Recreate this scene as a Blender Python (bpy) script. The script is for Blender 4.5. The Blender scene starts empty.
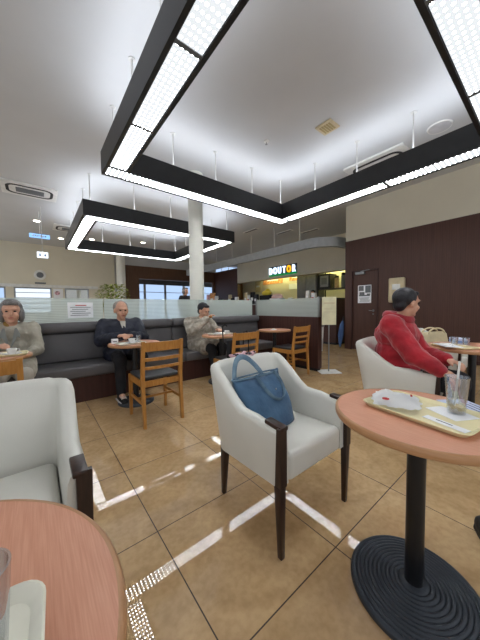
import bpy, bmesh, math, random
from mathutils import Vector, Matrix
random.seed(7)
PI = math.pi
SC = bpy.context.scene
COL = SC.collection

# ------------------------------------------------------------------ materials
def new_mat(name):
    m = bpy.data.materials.new(name); m.use_nodes = True
    nt = m.node_tree; nt.nodes.clear()
    out = nt.nodes.new('ShaderNodeOutputMaterial')
    return m, nt, out
def srgb(c):
    r = []
    for v in c:
        v = v / 255.0
        r.append(v / 12.92 if v <= 0.04045 else ((v + 0.055) / 1.055) ** 2.4)
    return (r[0], r[1], r[2], 1.0)
def pmat(name, rgb, rough=0.5, metal=0.0, spec=0.5, rgb2=None, nscale=8.0, stretch=(1, 1, 1), bump=0.0, bscale=60.0,
         trans=0.0, ior=1.45, coat=0.0, detail=4.0, sheen=0.0, contrast=(0.35, 0.65), bstretch=None):
    m, nt, out = new_mat(name)
    b = nt.nodes.new('ShaderNodeBsdfPrincipled')
    nt.links.new(b.outputs[0], out.inputs[0])
    b.inputs['Base Color'].default_value = srgb(rgb)
    b.inputs['Roughness'].default_value = rough
    b.inputs['Metallic'].default_value = metal
    b.inputs['Specular IOR Level'].default_value = spec
    b.inputs['Transmission Weight'].default_value = trans
    b.inputs['IOR'].default_value = ior
    b.inputs['Coat Weight'].default_value = coat
    b.inputs['Sheen Weight'].default_value = sheen
    tc = nt.nodes.new('ShaderNodeTexCoord')
    mp = nt.nodes.new('ShaderNodeMapping'); mp.inputs['Scale'].default_value = stretch
    nt.links.new(tc.outputs['Object'], mp.inputs[0])
    n = nt.nodes.new('ShaderNodeTexNoise'); n.inputs['Scale'].default_value = nscale; n.inputs['Detail'].default_value = detail
    nt.links.new(mp.outputs[0], n.inputs['Vector'])
    r = nt.nodes.new('ShaderNodeValToRGB')
    c2 = rgb2 if rgb2 else tuple(max(0, v * 0.93) for v in rgb)
    r.color_ramp.elements[0].position = contrast[0]; r.color_ramp.elements[0].color = srgb(rgb)
    r.color_ramp.elements[1].position = contrast[1]; r.color_ramp.elements[1].color = srgb(c2)
    nt.links.new(n.outputs['Fac'], r.inputs[0]); nt.links.new(r.outputs[0], b.inputs['Base Color'])
    if bump > 0:
        mp2 = nt.nodes.new('ShaderNodeMapping'); mp2.inputs['Scale'].default_value = bstretch or stretch
        nt.links.new(tc.outputs['Object'], mp2.inputs[0])
        n2 = nt.nodes.new('ShaderNodeTexNoise'); n2.inputs['Scale'].default_value = bscale; n2.inputs['Detail'].default_value = 3
        nt.links.new(mp2.outputs[0], n2.inputs['Vector'])
        bp = nt.nodes.new('ShaderNodeBump'); bp.inputs['Strength'].default_value = bump; bp.inputs['Distance'].default_value = 0.01
        nt.links.new(n2.outputs['Fac'], bp.inputs['Height']); nt.links.new(bp.outputs[0], b.inputs['Normal'])
    return m
def emat(name, rgb, strength, lin=False):
    m, nt, out = new_mat(name)
    e = nt.nodes.new('ShaderNodeEmission'); e.inputs[0].default_value = srgb(rgb); e.inputs[1].default_value = strength
    nt.links.new(e.outputs[0], out.inputs[0]); return m

def mat_floor():
    m, nt, out = new_mat('polished_stone_tiles')
    N = nt.nodes.new; L = nt.links.new
    b = N('ShaderNodeBsdfPrincipled'); L(b.outputs[0], out.inputs[0])
    tc = N('ShaderNodeTexCoord')
    br = N('ShaderNodeTexBrick'); br.offset = 0.0; br.squash = 1.0
    br.inputs['Scale'].default_value = 1.0; br.inputs['Brick Width'].default_value = 0.6; br.inputs['Row Height'].default_value = 0.6
    br.inputs['Mortar Size'].default_value = 0.0026; br.inputs['Mortar Smooth'].default_value = 0.1
    br.inputs['Color1'].default_value = srgb((198, 168, 128)); br.inputs['Color2'].default_value = srgb((190, 161, 122))
    br.inputs['Mortar'].default_value = srgb((62, 48, 36))
    L(tc.outputs['Object'], br.inputs['Vector'])
    n1 = N('ShaderNodeTexNoise'); n1.inputs['Scale'].default_value = 3.2; n1.inputs['Detail'].default_value = 8; n1.inputs['Distortion'].default_value = 1.2
    L(tc.outputs['Object'], n1.inputs['Vector'])
    r1 = N('ShaderNodeValToRGB'); r1.color_ramp.elements[0].position = .36; r1.color_ramp.elements[0].color = (.82, .78, .72, 1)
    r1.color_ramp.elements[1].position = .66; r1.color_ramp.elements[1].color = (1.06, 1.06, 1.04, 1)
    L(n1.outputs['Fac'], r1.inputs[0])
    n2 = N('ShaderNodeTexNoise'); n2.inputs['Scale'].default_value = 34; n2.inputs['Detail'].default_value = 6
    L(tc.outputs['Object'], n2.inputs['Vector'])
    r2 = N('ShaderNodeValToRGB'); r2.color_ramp.elements[0].position = .35; r2.color_ramp.elements[0].color = (.90, .88, .85, 1)
    r2.color_ramp.elements[1].position = .6; r2.color_ramp.elements[1].color = (1.03, 1.03, 1.03, 1)
    L(n2.outputs['Fac'], r2.inputs[0])
    m1 = N('ShaderNodeMix'); m1.data_type = 'RGBA'; m1.blend_type = 'MULTIPLY'; m1.inputs[0].default_value = 1
    L(br.outputs['Color'], m1.inputs[6]); L(r1.outputs[0], m1.inputs[7])
    m2 = N('ShaderNodeMix'); m2.data_type = 'RGBA'; m2.blend_type = 'MULTIPLY'; m2.inputs[0].default_value = 1
    L(m1.outputs[2], m2.inputs[6]); L(r2.outputs[0], m2.inputs[7])
    L(m2.outputs[2], b.inputs['Base Color'])
    mr = N('ShaderNodeMapRange'); mr.inputs['To Min'].default_value = 0.012; mr.inputs['To Max'].default_value = 0.5
    L(br.outputs['Fac'], mr.inputs['Value']); L(mr.outputs[0], b.inputs['Roughness'])
    b.inputs['Specular IOR Level'].default_value = 0.42
    return m
def mat_panel(name, rgb, rgb2, freq, axis='Y', rough=0.45):
    m, nt, out = new_mat(name)
    N = nt.nodes.new; L = nt.links.new
    b = N('ShaderNodeBsdfPrincipled'); L(b.outputs[0], out.inputs[0]); b.inputs['Roughness'].default_value = rough
    b.inputs['Specular IOR Level'].default_value = 0.3
    tc = N('ShaderNodeTexCoord'); w = N('ShaderNodeTexWave'); w.bands_direction = axis; w.inputs['Scale'].default_value = freq
    w.inputs['Distortion'].default_value = 0.6; w.inputs['Detail'].default_value = 2
    mp = N('ShaderNodeMapping'); mp.inputs['Scale'].default_value = (1, 1, .06)
    L(tc.outputs['Object'], mp.inputs[0]); L(mp.outputs[0], w.inputs['Vector'])
    n = N('ShaderNodeTexNoise'); n.inputs['Scale'].default_value = 30; n.inputs['Detail'].default_value = 5
    L(mp.outputs[0], n.inputs['Vector'])
    mx = N('ShaderNodeMath'); mx.operation = 'MULTIPLY_ADD'; mx.inputs[1].default_value = .25; L(w.outputs['Fac'], mx.inputs[0]); L(n.outputs['Fac'], mx.inputs[2])
    r = N('ShaderNodeValToRGB'); r.color_ramp.elements[0].position = .35; r.color_ramp.elements[0].color = srgb(rgb2)
    r.color_ramp.elements[1].position = .85; r.color_ramp.elements[1].color = srgb(rgb)
    L(mx.outputs[0], r.inputs[0]); L(r.outputs[0], b.inputs['Base Color'])
    return m
def mat_lens():      # LED lens panel: bright dots on a dimmer diffuser (a real lamp face)
    m, nt, out = new_mat('led_lens_panel')
    N = nt.nodes.new; L = nt.links.new
    tc = N('ShaderNodeTexCoord'); mp = N('ShaderNodeMapping')
    mp.inputs['Scale'].default_value = (1 / .050, 1 / .038, 0); mp.inputs['Location'].default_value = (.5, .5, 0)
    L(tc.outputs['Object'], mp.inputs[0])
    fr = N('ShaderNodeVectorMath'); fr.operation = 'FRACTION'; L(mp.outputs[0], fr.inputs[0])
    sb = N('ShaderNodeVectorMath'); sb.operation = 'SUBTRACT'; sb.inputs[1].default_value = (.5, .5, 0); L(fr.outputs[0], sb.inputs[0])
    sc_ = N('ShaderNodeVectorMath'); sc_.operation = 'MULTIPLY'; sc_.inputs[1].default_value = (.050, .038, 0); L(sb.outputs[0], sc_.inputs[0])
    ln = N('ShaderNodeVectorMath'); ln.operation = 'LENGTH'; L(sc_.outputs[0], ln.inputs[0])
    mr = N('ShaderNodeMapRange'); mr.inputs['From Min'].default_value = .007; mr.inputs['From Max'].default_value = .011
    mr.inputs['To Min'].default_value = LENS_DOT; mr.inputs['To Max'].default_value = LENS_BASE
    L(ln.outputs['Value'], mr.inputs['Value'])
    e = N('ShaderNodeEmission'); e.inputs[0].default_value = (0.93, 0.97, 1.0, 1); L(mr.outputs[0], e.inputs[1])
    L(e.outputs[0], out.inputs[0]); return m
LENS_DOT = 27.0; LENS_BASE = 0.42; UP = 5.0

def mat_frost():
    m, nt, out = new_mat('striped_frosted_glass')
    N = nt.nodes.new; L = nt.links.new
    d = N('ShaderNodeBsdfPrincipled'); d.inputs['Base Color'].default_value = srgb((222, 232, 228)); d.inputs['Roughness'].default_value = .3
    tl = N('ShaderNodeBsdfTranslucent'); tl.inputs[0].default_value = srgb((235, 243, 240))
    md = N('ShaderNodeMixShader'); md.inputs[0].default_value = .45; L(d.outputs[0], md.inputs[1]); L(tl.outputs[0], md.inputs[2])
    t = N('ShaderNodeBsdfTransparent'); t.inputs[0].default_value = (.95, .98, .97, 1)
    tc = N('ShaderNodeTexCoord'); sp = N('ShaderNodeSeparateXYZ'); L(tc.outputs['Object'], sp.inputs[0])
    mu = N('ShaderNodeMath'); mu.operation = 'MULTIPLY'; mu.inputs[1].default_value = 1 / 0.022; L(sp.outputs['Z'], mu.inputs[0])
    fr = N('ShaderNodeMath'); fr.operation = 'FRACT'; L(mu.outputs[0], fr.inputs[0])
    r = N('ShaderNodeMapRange'); r.inputs['From Min'].default_value = .35; r.inputs['From Max'].default_value = .5
    r.inputs['To Min'].default_value = .42; r.inputs['To Max'].default_value = .62
    L(fr.outputs[0], r.inputs['Value'])
    mx = N('ShaderNodeMixShader'); L(r.outputs[0], mx.inputs[0]); L(t.outputs[0], mx.inputs[1]); L(md.outputs[0], mx.inputs[2])
    L(mx.outputs[0], out.inputs[0]); return m
def mat_clear(name='clear_glass', tint=(.93, .96, .99, 1), gl=.2):
    m, nt, out = new_mat(name)
    N = nt.nodes.new; L = nt.links.new
    t = N('ShaderNodeBsdfTransparent'); t.inputs[0].default_value = tint
    g = N('ShaderNodeBsdfGlossy'); g.inputs['Roughness'].default_value = .03
    f = N('ShaderNodeLayerWeight'); f.inputs[0].default_value = .35
    a = N('ShaderNodeMath'); a.operation = 'MULTIPLY_ADD'; a.inputs[1].default_value = .7; a.inputs[2].default_value = gl
    L(f.outputs['Facing'], a.inputs[0])
    mx = N('ShaderNodeMixShader'); L(a.outputs[0], mx.inputs[0]); L(t.outputs[0], mx.inputs[1]); L(g.outputs[0], mx.inputs[2])
    L(mx.outputs[0], out.inputs[0]); return m

M = {}
M['floor'] = mat_floor()
M['ceil'] = pmat('ceiling_paint', (202, 204, 205), .9, rgb2=(199, 201, 202), nscale=2)
M['beige'] = pmat('beige_wall_paint', (219, 213, 194), .85, rgb2=(214, 208, 189), nscale=1.5, bump=.05, bscale=120)
M['brown'] = mat_panel('dark_brown_panelling', (84, 57, 48), (72, 48, 41), 9)
M['brownx'] = mat_panel('dark_brown_boarding', (106, 78, 60), (90, 64, 48), 9, 'X')
M['partition'] = mat_panel('espresso_wood_veneer', (74, 46, 40), (58, 36, 32), 5)
M['steel'] = pmat('brushed_grey_metal', (150, 152, 152), .38, .7, rgb2=(138, 140, 141), nscale=20, stretch=(1, 1, 30))
M['band'] = pmat('grey_fascia_metal', (176, 180, 182), .4, .15)
M['black'] = pmat('charcoal_powder_coat', (40, 41, 43), .42, .0, rgb2=(36, 37, 39))
M['pole'] = pmat('gloss_black_paint', (22, 23, 26), .3)
M['iron'] = pmat('black_cast_iron', (60, 66, 74), .36, .3, rgb2=(50, 56, 64), bump=.15, bscale=200)
M['rod'] = pmat('white_rod', (215, 215, 212), .4)
M['lens'] = mat_lens()
M['uplight'] = emat('uplight_diffuser', (240, 245, 255), UP)
M['leather'] = pmat('white_leatherette', (214, 213, 205), .42, rgb2=(207, 206, 198), nscale=4, bump=.10, bscale=350)
M['walnut'] = pmat('dark_walnut', (54, 35, 28), .32, rgb2=(38, 25, 20), nscale=12, stretch=(6, 6, .8))
M['honey'] = pmat('honey_oak', (186, 132, 66), .4, rgb2=(168, 114, 52), nscale=10, stretch=(5, 5, .8), detail=6)
M['blackpad'] = pmat('black_vinyl', (46, 47, 50), .38, rgb2=(40, 41, 44))
M['bench'] = pmat('charcoal_leatherette', (96, 94, 95), .42, rgb2=(88, 86, 88), nscale=3, bump=.08, bscale=200)
M['laminate'] = pmat('pink_cherry_laminate', (212, 156, 128), .38, rgb2=(198, 138, 110), nscale=26, stretch=(16, .5, 1), detail=8, contrast=(.3, .7))
M['edge'] = pmat('oak_edge_band', (184, 140, 100), .4, rgb2=(172, 124, 84), nscale=10, stretch=(1, 1, 12))
M['frost'] = mat_frost()
M['glass'] = mat_clear()
M['column'] = pmat('column_paint', (222, 222, 212), .6, rgb2=(218, 218, 208))
M['tray'] = pmat('cream_tray_plastic', (232, 222, 178), .35, rgb2=(228, 217, 172))
M['traygrey'] = pmat('ivory_tray_plastic', (238, 235, 218), .35)
M['paper'] = pmat('white_paper', (246, 247, 248), .8, rgb2=(240, 241, 244), nscale=6)
M['ink'] = pmat('grey_ink', (110, 112, 118), .8)
M['red'] = pmat('red_ink', (200, 50, 48), .7)
M['bluepaper'] = pmat('pale_blue_paper', (196, 205, 232), .8)
M['denim'] = pmat('blue_denim', (66, 100, 130), .8, rgb2=(42, 72, 102), nscale=9, bump=.35, bscale=45, contrast=(.3, .7), sheen=.2)
M['denimlt'] = pmat('faded_denim', (116, 140, 156), .8, rgb2=(84, 110, 130), nscale=18, bump=.3, bscale=60)
M['pink'] = pmat('pink_print_cloth', (218, 176, 184), .8, rgb2=(44, 40, 46), nscale=34, contrast=(.55, .60))
M['skin'] = pmat('skin', (206, 160, 134), .5, rgb2=(198, 150, 124), nscale=5)
M['greyhair'] = pmat('grey_hair', (134, 130, 126), .6, rgb2=(96, 93, 92), nscale=30, stretch=(3, 3, .6), bump=.5, bscale=60)
M['palehair'] = pmat('thin_grey_hair', (158, 150, 142), .6, rgb2=(130, 124, 118), nscale=30, bump=.3, bscale=60)
M['darkhair'] = pmat('black_hair', (34, 32, 38), .5, rgb2=(22, 21, 26), nscale=30, bump=.4, bscale=60)
M['beigecoat'] = pmat('greige_wool', (180, 175, 160), .9, rgb2=(146, 141, 128), nscale=7, bump=.5, bscale=22)
M['lapel'] = pmat('grey_lapel', (126, 128, 124), .9)
M['checkcoat'] = pmat('taupe_tweed', (186, 178, 164), .9, rgb2=(140, 132, 120), nscale=16, bump=.6, bscale=24)
M['navy'] = pmat('navy_quilting', (28, 32, 50), .6, rgb2=(20, 24, 38), nscale=10, bump=.6, bscale=20)
M['redcoat'] = pmat('red_fleece', (176, 24, 40), .8, rgb2=(140, 14, 30), nscale=8, bump=.6, bscale=22, sheen=.3)
M['darkcloth'] = pmat('black_cloth', (30, 30, 34), .85, rgb2=(24, 24, 28))
M['palecloth'] = pmat('pale_grey_cloth', (188, 184, 174), .85, bump=.3, bscale=20)
M['mustard'] = pmat('ochre_knit', (150, 116, 60), .9, bump=.4, bscale=80)
M['white'] = pmat('white_plastic', (232, 232, 228), .4)
M['china'] = pmat('white_china', (238, 238, 236), .18)
M['greyp'] = pmat('grey_plastic', (108, 112, 116), .45)
M['blue'] = pmat('sign_blue', (120, 160, 215), .5)
M['ivory'] = pmat('ivory_board', (226, 220, 184), .6)
M['leaf'] = pmat('leaf_green', (158, 164, 64), .55, rgb2=(112, 132, 44), nscale=12)
M['pot'] = pmat('clay_pot', (120, 90, 70), .7)
M['bark'] = pmat('bark', (96, 76, 56), .8)
M['machine'] = pmat('stainless_machine', (140, 142, 142), .35, .6)
M['cream'] = pmat('cream_canvas', (212, 196, 160), .8, bump=.3, bscale=40)
M['yellow'] = pmat('yellow_print', (226, 200, 60), .6)
M['orange'] = pmat('orange_print', (214, 120, 60), .6, rgb2=(236, 190, 130), nscale=20, contrast=(.45, .55))
M['jeans'] = pmat('blue_umbrella_cloth', (70, 96, 140), .8)
M['daylight'] = emat('daylight_pane', (176, 202, 238), .55)
M['daywhite'] = emat('bright_window_pane', (222, 234, 250), .6)
M['letter'] = emat('lit_letter', (200, 222, 250), 1.0)
M['letteror'] = emat('lit_orange_letter', (245, 170, 30), .7)
M['green'] = emat('lit_green_bar', (10, 120, 60), .6)
M['warm'] = emat('warm_tube', (250, 242, 160), 18)
M['downl'] = emat('downlight_lamp', (255, 246, 225), 9)
M['exitblue'] = emat('sign_face_blue', (120, 165, 225), .9)
M['exitwhite'] = emat('sign_face_white', (225, 235, 248), .9)
M['rubber'] = pmat('black_rubber', (24, 24, 25), .6)
M['shoe'] = pmat('grey_shoe', (110, 106, 104), .7)
M['shoelace'] = pmat('white_shoe_trim', (220, 220, 218), .6)
M['residue'] = pmat('ice_and_coffee', (176, 132, 76), .3, rgb2=(214, 196, 160), nscale=60)
M['eye'] = pmat('eye_dark', (40, 30, 26), .2)
M['lip'] = pmat('lip', (168, 98, 88), .5)

# ------------------------------------------------------------------ mesh helpers
def obj(name, bm, mat, parent=None, smooth=None, loc=None, rotz=0.0):
    me = bpy.data.meshes.new(name); bmesh.ops.recalc_face_normals(bm, faces=bm.faces[:]); bm.to_mesh(me); bm.free()
    return obj_me(name, me, mat, parent, smooth, loc, rotz)
def obj_me(name, me, mat, parent=None, smooth=None, loc=None, rotz=0.0):
    me.materials.clear()
    for mm in (mat if isinstance(mat, (list, tuple)) else [mat]): me.materials.append(M[mm] if isinstance(mm, str) else mm)
    if smooth is not None:
        for p in me.polygons: p.use_smooth = True
        if smooth < 179: me.set_sharp_from_angle(angle=math.radians(smooth))
    o = bpy.data.objects.new(name, me); COL.objects.link(o)
    if parent: o.parent = parent
    if loc: o.location = loc
    o.rotation_euler.z = rotz
    return o
def thing(name, label, cat, loc=(0, 0, 0), rotz=0, group=None):
    o = bpy.data.objects.new(name, None); COL.objects.link(o); o.location = loc; o.rotation_euler = (0, 0, rotz)
    o.empty_display_size = .1
    return tag(o, label, cat, group)
def tag(o, label, cat, group=None):
    o['label'] = label; o['category'] = cat
    if group: o['group'] = group
    return o
def struct(o): o['kind'] = 'structure'; return o
def copy_tree(o, parent=None):
    c = o.copy(); COL.objects.link(c); c.parent = parent
    for ch in list(o.children): copy_tree(ch, c)
    return c
def place(src, loc, rotz, label, group=None):
    c = copy_tree(src); c.location = loc; c.rotation_euler.z = rotz; c['label'] = label
    if group: c['group'] = group
    return c
def B(): return bmesh.new()
def box(bm, x0, x1, y0, y1, z0, z1, bev=0.0, seg=2):
    vs = [bm.verts.new((x, y, z)) for x in (x0, x1) for y in (y0, y1) for z in (z0, z1)]
    idx = [(0, 1, 3, 2), (4, 6, 7, 5), (0, 4, 5, 1), (2, 3, 7, 6), (0, 2, 6, 4), (1, 5, 7, 3)]
    fs = [bm.faces.new([vs[i] for i in f]) for f in idx]
    if bev > 0:
        es = list({e for f in fs for e in f.edges})
        bmesh.ops.bevel(bm, geom=es, offset=bev, segments=seg, profile=.5, affect='EDGES')
    return vs
def lathe(bm, prof, c=(0, 0, 0), n=48, sx=1, sy=1):
    rings = []
    for r, z in prof:
        if r < 1e-6: rings.append([bm.verts.new((c[0], c[1], c[2] + z))])
        else: rings.append([bm.verts.new((c[0] + sx * r * math.cos(2 * PI * i / n), c[1] + sy * r * math.sin(2 * PI * i / n), c[2] + z)) for i in range(n)])
    for a, b in zip(rings[:-1], rings[1:]):
        for i in range(n):
            j = (i + 1) % n
            if len(a) == 1 and len(b) == 1: continue
            if len(a) == 1: bm.faces.new((a[0], b[j], b[i]))
            elif len(b) == 1: bm.faces.new((a[i], a[j], b[0]))
            else: bm.faces.new((a[i], a[j], b[j], b[i]))
def tube(bm, pts, r, n=10, caps=True, flat=None):
    pts = [Vector(p) for p in pts]; rs = r if isinstance(r, (list, tuple)) else [r] * len(pts)
    rings = []; up = Vector((0, 0, 1)); pu = None
    for i, p in enumerate(pts):
        t = (pts[min(i + 1, len(pts) - 1)] - pts[max(i - 1, 0)]).normalized()
        if pu is None:
            a = up if abs(t.dot(up)) < .95 else Vector((0, 1, 0))
            u = (a - t * a.dot(t)).normalized()
        else: u = (pu - t * pu.dot(t)).normalized()
        pu = u; v = t.cross(u)
        k = flat or (1, 1)
        rings.append([bm.verts.new(p + (u * math.cos(2 * PI * j / n) * k[0] + v * math.sin(2 * PI * j / n) * k[1]) * rs[i]) for j in range(n)])
    for a, b in zip(rings[:-1], rings[1:]):
        for j in range(n): bm.faces.new((a[j], a[(j + 1) % n], b[(j + 1) % n], b[j]))
    if caps: bm.faces.new(rings[0][::-1]); bm.faces.new(rings[-1])
def taper(bm, a, b, wa, wb, da=None, db=None):      # 4-sided bar between two points
    a = Vector(a); b = Vector(b); da = da or wa; db = db or wb
    q = []
    for p, w, d in ((a, wa, da), (b, wb, db)):
        q.append([bm.verts.new(p + Vector((sx * w / 2, sy * d / 2, 0))) for sx, sy in ((-1, -1), (1, -1), (1, 1), (-1, 1))])
    for i in range(4): bm.faces.new((q[0][i], q[0][(i + 1) % 4], q[1][(i + 1) % 4], q[1][i]))
    bm.faces.new(q[0][::-1]); bm.faces.new(q[1])
def bevel_all(bm, off, seg=2):
    bmesh.ops.bevel(bm, geom=bm.edges[:], offset=off, segments=seg, profile=.5, affect='EDGES'); return bm
def prism(bm, poly, z0, z1):
    a = [bm.verts.new((x, y, z0)) for x, y in poly]; b = [bm.verts.new((x, y, z1)) for x, y in poly]
    n = len(poly)
    for i in range(n): bm.faces.new((a[i], a[(i + 1) % n], b[(i + 1) % n], b[i]))
    bm.faces.new(a[::-1]); bm.faces.new(b)
def rrect(w, d, r, n=6):
    p = []
    for cx, cy, a0 in ((w / 2 - r, d / 2 - r, 0), (-w / 2 + r, d / 2 - r, 90), (-w / 2 + r, -d / 2 + r, 180), (w / 2 - r, -d / 2 + r, 270)):
        for i in range(n + 1):
            a = math.radians(a0 + 90 * i / n); p.append((cx + r * math.cos(a), cy + r * math.sin(a)))
    return p
def xf(bm, loc=(0, 0, 0), rx=0, ry=0, rz=0, verts=None):
    mt = Matrix.Translation(loc) @ Matrix.Rotation(rz, 4, 'Z') @ Matrix.Rotation(ry, 4, 'Y') @ Matrix.Rotation(rx, 4, 'X')
    bmesh.ops.transform(bm, matrix=mt, verts=verts or bm.verts[:]); return bm
def ball(bm, c, r, rot=None, n=16):
    r = (r, r, r) if not isinstance(r, (tuple, list)) else r
    mt = Matrix.Translation(c) @ (rot or Matrix.Identity(4)) @ Matrix.Diagonal((r[0], r[1], r[2], 1))
    bmesh.ops.create_uvsphere(bm, u_segments=n, v_segments=max(6, n * 2 // 3), radius=1, matrix=mt)
def cap(bm, a, b, ra, rb, n=14):
    a = Vector(a); b = Vector(b); ball(bm, a, ra, n=n); ball(bm, b, rb, n=n)
    d = b - a
    if d.length < 1e-5: return
    q = d.to_track_quat('Z', 'Y').to_matrix().to_4x4()
    bmesh.ops.create_cone(bm, cap_ends=True, segments=n, radius1=ra, radius2=rb, depth=d.length, matrix=Matrix.Translation((a + b) / 2) @ q)
def chain(bm, pts, rs):
    for i in range(len(pts) - 1): cap(bm, pts[i], pts[i + 1], rs[i], rs[i + 1])
CL = bpy.data.textures.new('folds', 'CLOUDS'); CL.noise_scale = .075; CL.noise_depth = 1
def fuse(name, bm, mat, parent, voxel=.008, smooth=6, fac=.6, fold=0.0):      # one continuous skin over the pieces
    me = bpy.data.meshes.new(name); bm.to_mesh(me); bm.free()
    t = bpy.data.objects.new('tmp', me); COL.objects.link(t)
    r = t.modifiers.new('r', 'REMESH'); r.mode = 'VOXEL'; r.voxel_size = voxel
    s = t.modifiers.new('s', 'SMOOTH'); s.iterations = smooth; s.factor = fac
    if fold:
        d = t.modifiers.new('d', 'DISPLACE'); d.texture = CL; d.strength = fold; d.mid_level = .5
    dg = bpy.context.evaluated_depsgraph_get()
    me2 = bpy.data.meshes.new_from_object(t.evaluated_get(dg)); me2.name = name
    bpy.data.objects.remove(t); bpy.data.meshes.remove(me)
    return obj_me(name, me2, mat, parent, 180)

# ------------------------------------------------------------------ room shell
CZ = 3.6
b = B(); box(b, -3.2, 12, -5.0, 12.5, -.12, 0); struct(obj('floor', b, 'floor'))
b = B(); box(b, -3.2, 12, -5.0, 12.5, CZ, CZ + .12); struct(obj('ceiling', b, 'ceil'))
# right wall (brown panelling below, beige plaster above), return wall beside the service area
wr = B(); box(wr, 5.82, 6.0, -5.0, 1.05, 2.72, CZ); wall_right = struct(obj('wall_right', wr, 'beige'))
pb = B()
box(pb, 5.80, 6.0, -5.0, .23, 0, 2.72); box(pb, 5.80, 6.0, .88, 1.05, 0, 2.72); box(pb, 5.80, 6.0, .23, .88, 1.965, 2.72)
struct(obj('wood_panelling', pb, 'brown', wall_right))
bb = B(); box(bb, 5.785, 5.80, -5.0, .22, 0, .07); struct(obj('baseboard_right', bb, 'partition'))
wr2 = B(); box(wr2, 6.0, 10.3, .90, 1.05, 0, CZ); struct(obj('wall_right_return', wr2, 'beige'))
# door in the right wall
door = thing('door_1', 'dark brown door with a lever handle in the brown wall', 'door', (5.83, .555, 0)); del door['category']; del door['label']; struct(door)
db = B(); box(db, 0, .05, -.30, .30, .01, 1.945, .003); d1 = struct(obj('door_panel', db, 'brown', door))
db = B(); box(db, -.045, .0, -.325, -.30, 0, 1.965); box(db, -.045, 0, .30, .325, 0, 1.965); box(db, -.045, 0, -.30, .30, 1.945, 1.965)
struct(obj('door_frame', db, 'partition', door))
db = B(); tube(db, [(-.0, -.20, .98), (-.045, -.20, .98), (-.05, -.12, .985)], .009); ball(db, (0, -.20, .98), (.012, .028, .028)); ball(db, (0, -.20, .90), (.012, .02, .02))
h = struct(obj('door_handle', db, 'steel', door, 60))
db = B(); box(db, -.06, 0, .0, .22, 1.86, 1.92, .006); tube(db, [(-.04, .1, 1.93), (-.10, .0, 1.935), (-.04, -.12, 1.95)], .008, 6)
struct(obj('door_closer', db, 'steel', door, 40))
ps = thing('poster', 'black and white printed notice pasted on the brown door', 'poster', (5.818, .56, 1.38))
b = B(); box(b, -.004, 0, -.16, .16, -.215, .215); obj('sheet', b, 'paper', ps)
b = B()
for (y0, y1, z0, z1) in ((-.15, -.02, .03, .20), (.02, .14, .08, .2), (-.13, .13, -.05, -.02), (.0, .12, -.02, .05), (-.14, -.06, -.02, .01)):
    box(b, -.006, -.004, y0, y1, z0, z1)
obj('printed_block', b, 'greyp', ps)
b = B()
for k in range(6): box(b, -.006, -.004, -.13 + random.random() * .05, .13 - random.random() * .06, -.09 - .02 * k, -.083 - .02 * k)
obj('printed_line', b, 'ink', ps)
# wall phone / dispenser above the red coat
ph = thing('wall_phone', 'pale cream wall mounted box on the brown wall above the red jacket', 'wall box', (5.8, -.17, 1.42))
b = B(); box(b, -.09, 0, -.16, .16, -.26, .28, .03, 3); obj('housing', b, 'cream', ph, 40)
b = B(); box(b, -.10, -.085, -.08, .08, .02, .14, .008); obj('front_plate', b, 'white', ph, 40)

# far left beige wall with its windows
WY = 10.2
b = B()
wins = [(-2.0, -1.22), (-1.0, .13), (.56, 1.42)]
zb, zt = .95, 1.95
box(b, -3.2, 2.45, WY, WY + .15, zt, CZ); box(b, -3.2, 2.45, WY, WY + .15, 0, zb)
xs = [-3.2] + [v for w in wins for v in w] + [2.45]
for i in range(0, len(xs), 2): box(b, xs[i], xs[i + 1], WY, WY + .15, zb, zt)
struct(obj('wall_left', b, 'beige'))
for k, (x0, x1) in enumerate(wins):
    w = struct(thing('window_%d' % (k + 1), '', '', ((x0 + x1) / 2, WY, zb))); del w['label']; del w['category']
    hw = (x1 - x0) / 2; H = zt - zb
    b = B(); box(b, -hw, -hw + .05, .02, .1, 0, H); box(b, hw - .05, hw, .02, .1, 0, H); box(b, -hw + .05, hw - .05, .02, .1, 0, .05); box(b, -hw + .05, hw - .05, .02, .1, H - .05, H)
    if k == 1: 
        for q in range(1, 5): box(b, -hw + .05, hw - .05, .05, .08, H * q / 5 - .012, H * q / 5 + .012)
    struct(obj('window_frame', b, 'steel', w))
    b = B(); box(b, -hw + .05, hw - .05, .06, .07, .05, H - .05)
    struct(obj('window_pane', b, 'daywhite' if k == 1 else ('daylight' if k == 0 else 'glass'), w))
b = B(); box(b, .56, 1.42, WY + .5, WY + .52, .9, 2.0); struct(obj('window_4', b, 'beige'))
b = B(); box(b, -3.2, 1.75, WY - .07, WY, 1.95, 2.06); struct(obj('trim_1', b, 'white'))
pp = thing('poster', 'small pink and white poster between the far left windows', 'poster', (.34, WY, 1.72))
b = B(); box(b, -.16, .16, -.012, 0, -.2, .2); obj('sheet', b, 'paper', pp)
b = B(); ball(b, (-.03, -.012, .03), (.09, .004, .08)); obj('printed_shape', b, 'pink', pp)
ck = thing('wall_speaker', 'round white fitting with a dark centre high on the far left wall', 'wall speaker', (-.21, WY, 2.43))
b = B(); lathe(b, [(0, 0), (.19, 0), (.19, .04), (.16, .06), (.11, .05)], n=32); xf(b, rx=PI / 2); obj('rim', b, 'white', ck, 40)
b = B(); lathe(b, [(0, .045), (.11, .045), (.10, .062), (0, .07)], n=24); xf(b, rx=PI / 2); obj('dark_centre', b, 'greyp', ck, 40)
tag(obj('name_plate', (lambda b: (box(b, -.17, -.17 + .34, -.01, 0, -.03, .03), b)[1])(B()), 'greyp', loc=(-.21, WY, 2.12)), 'small grey plate under the round fitting on the far wall', 'plate')

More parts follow.
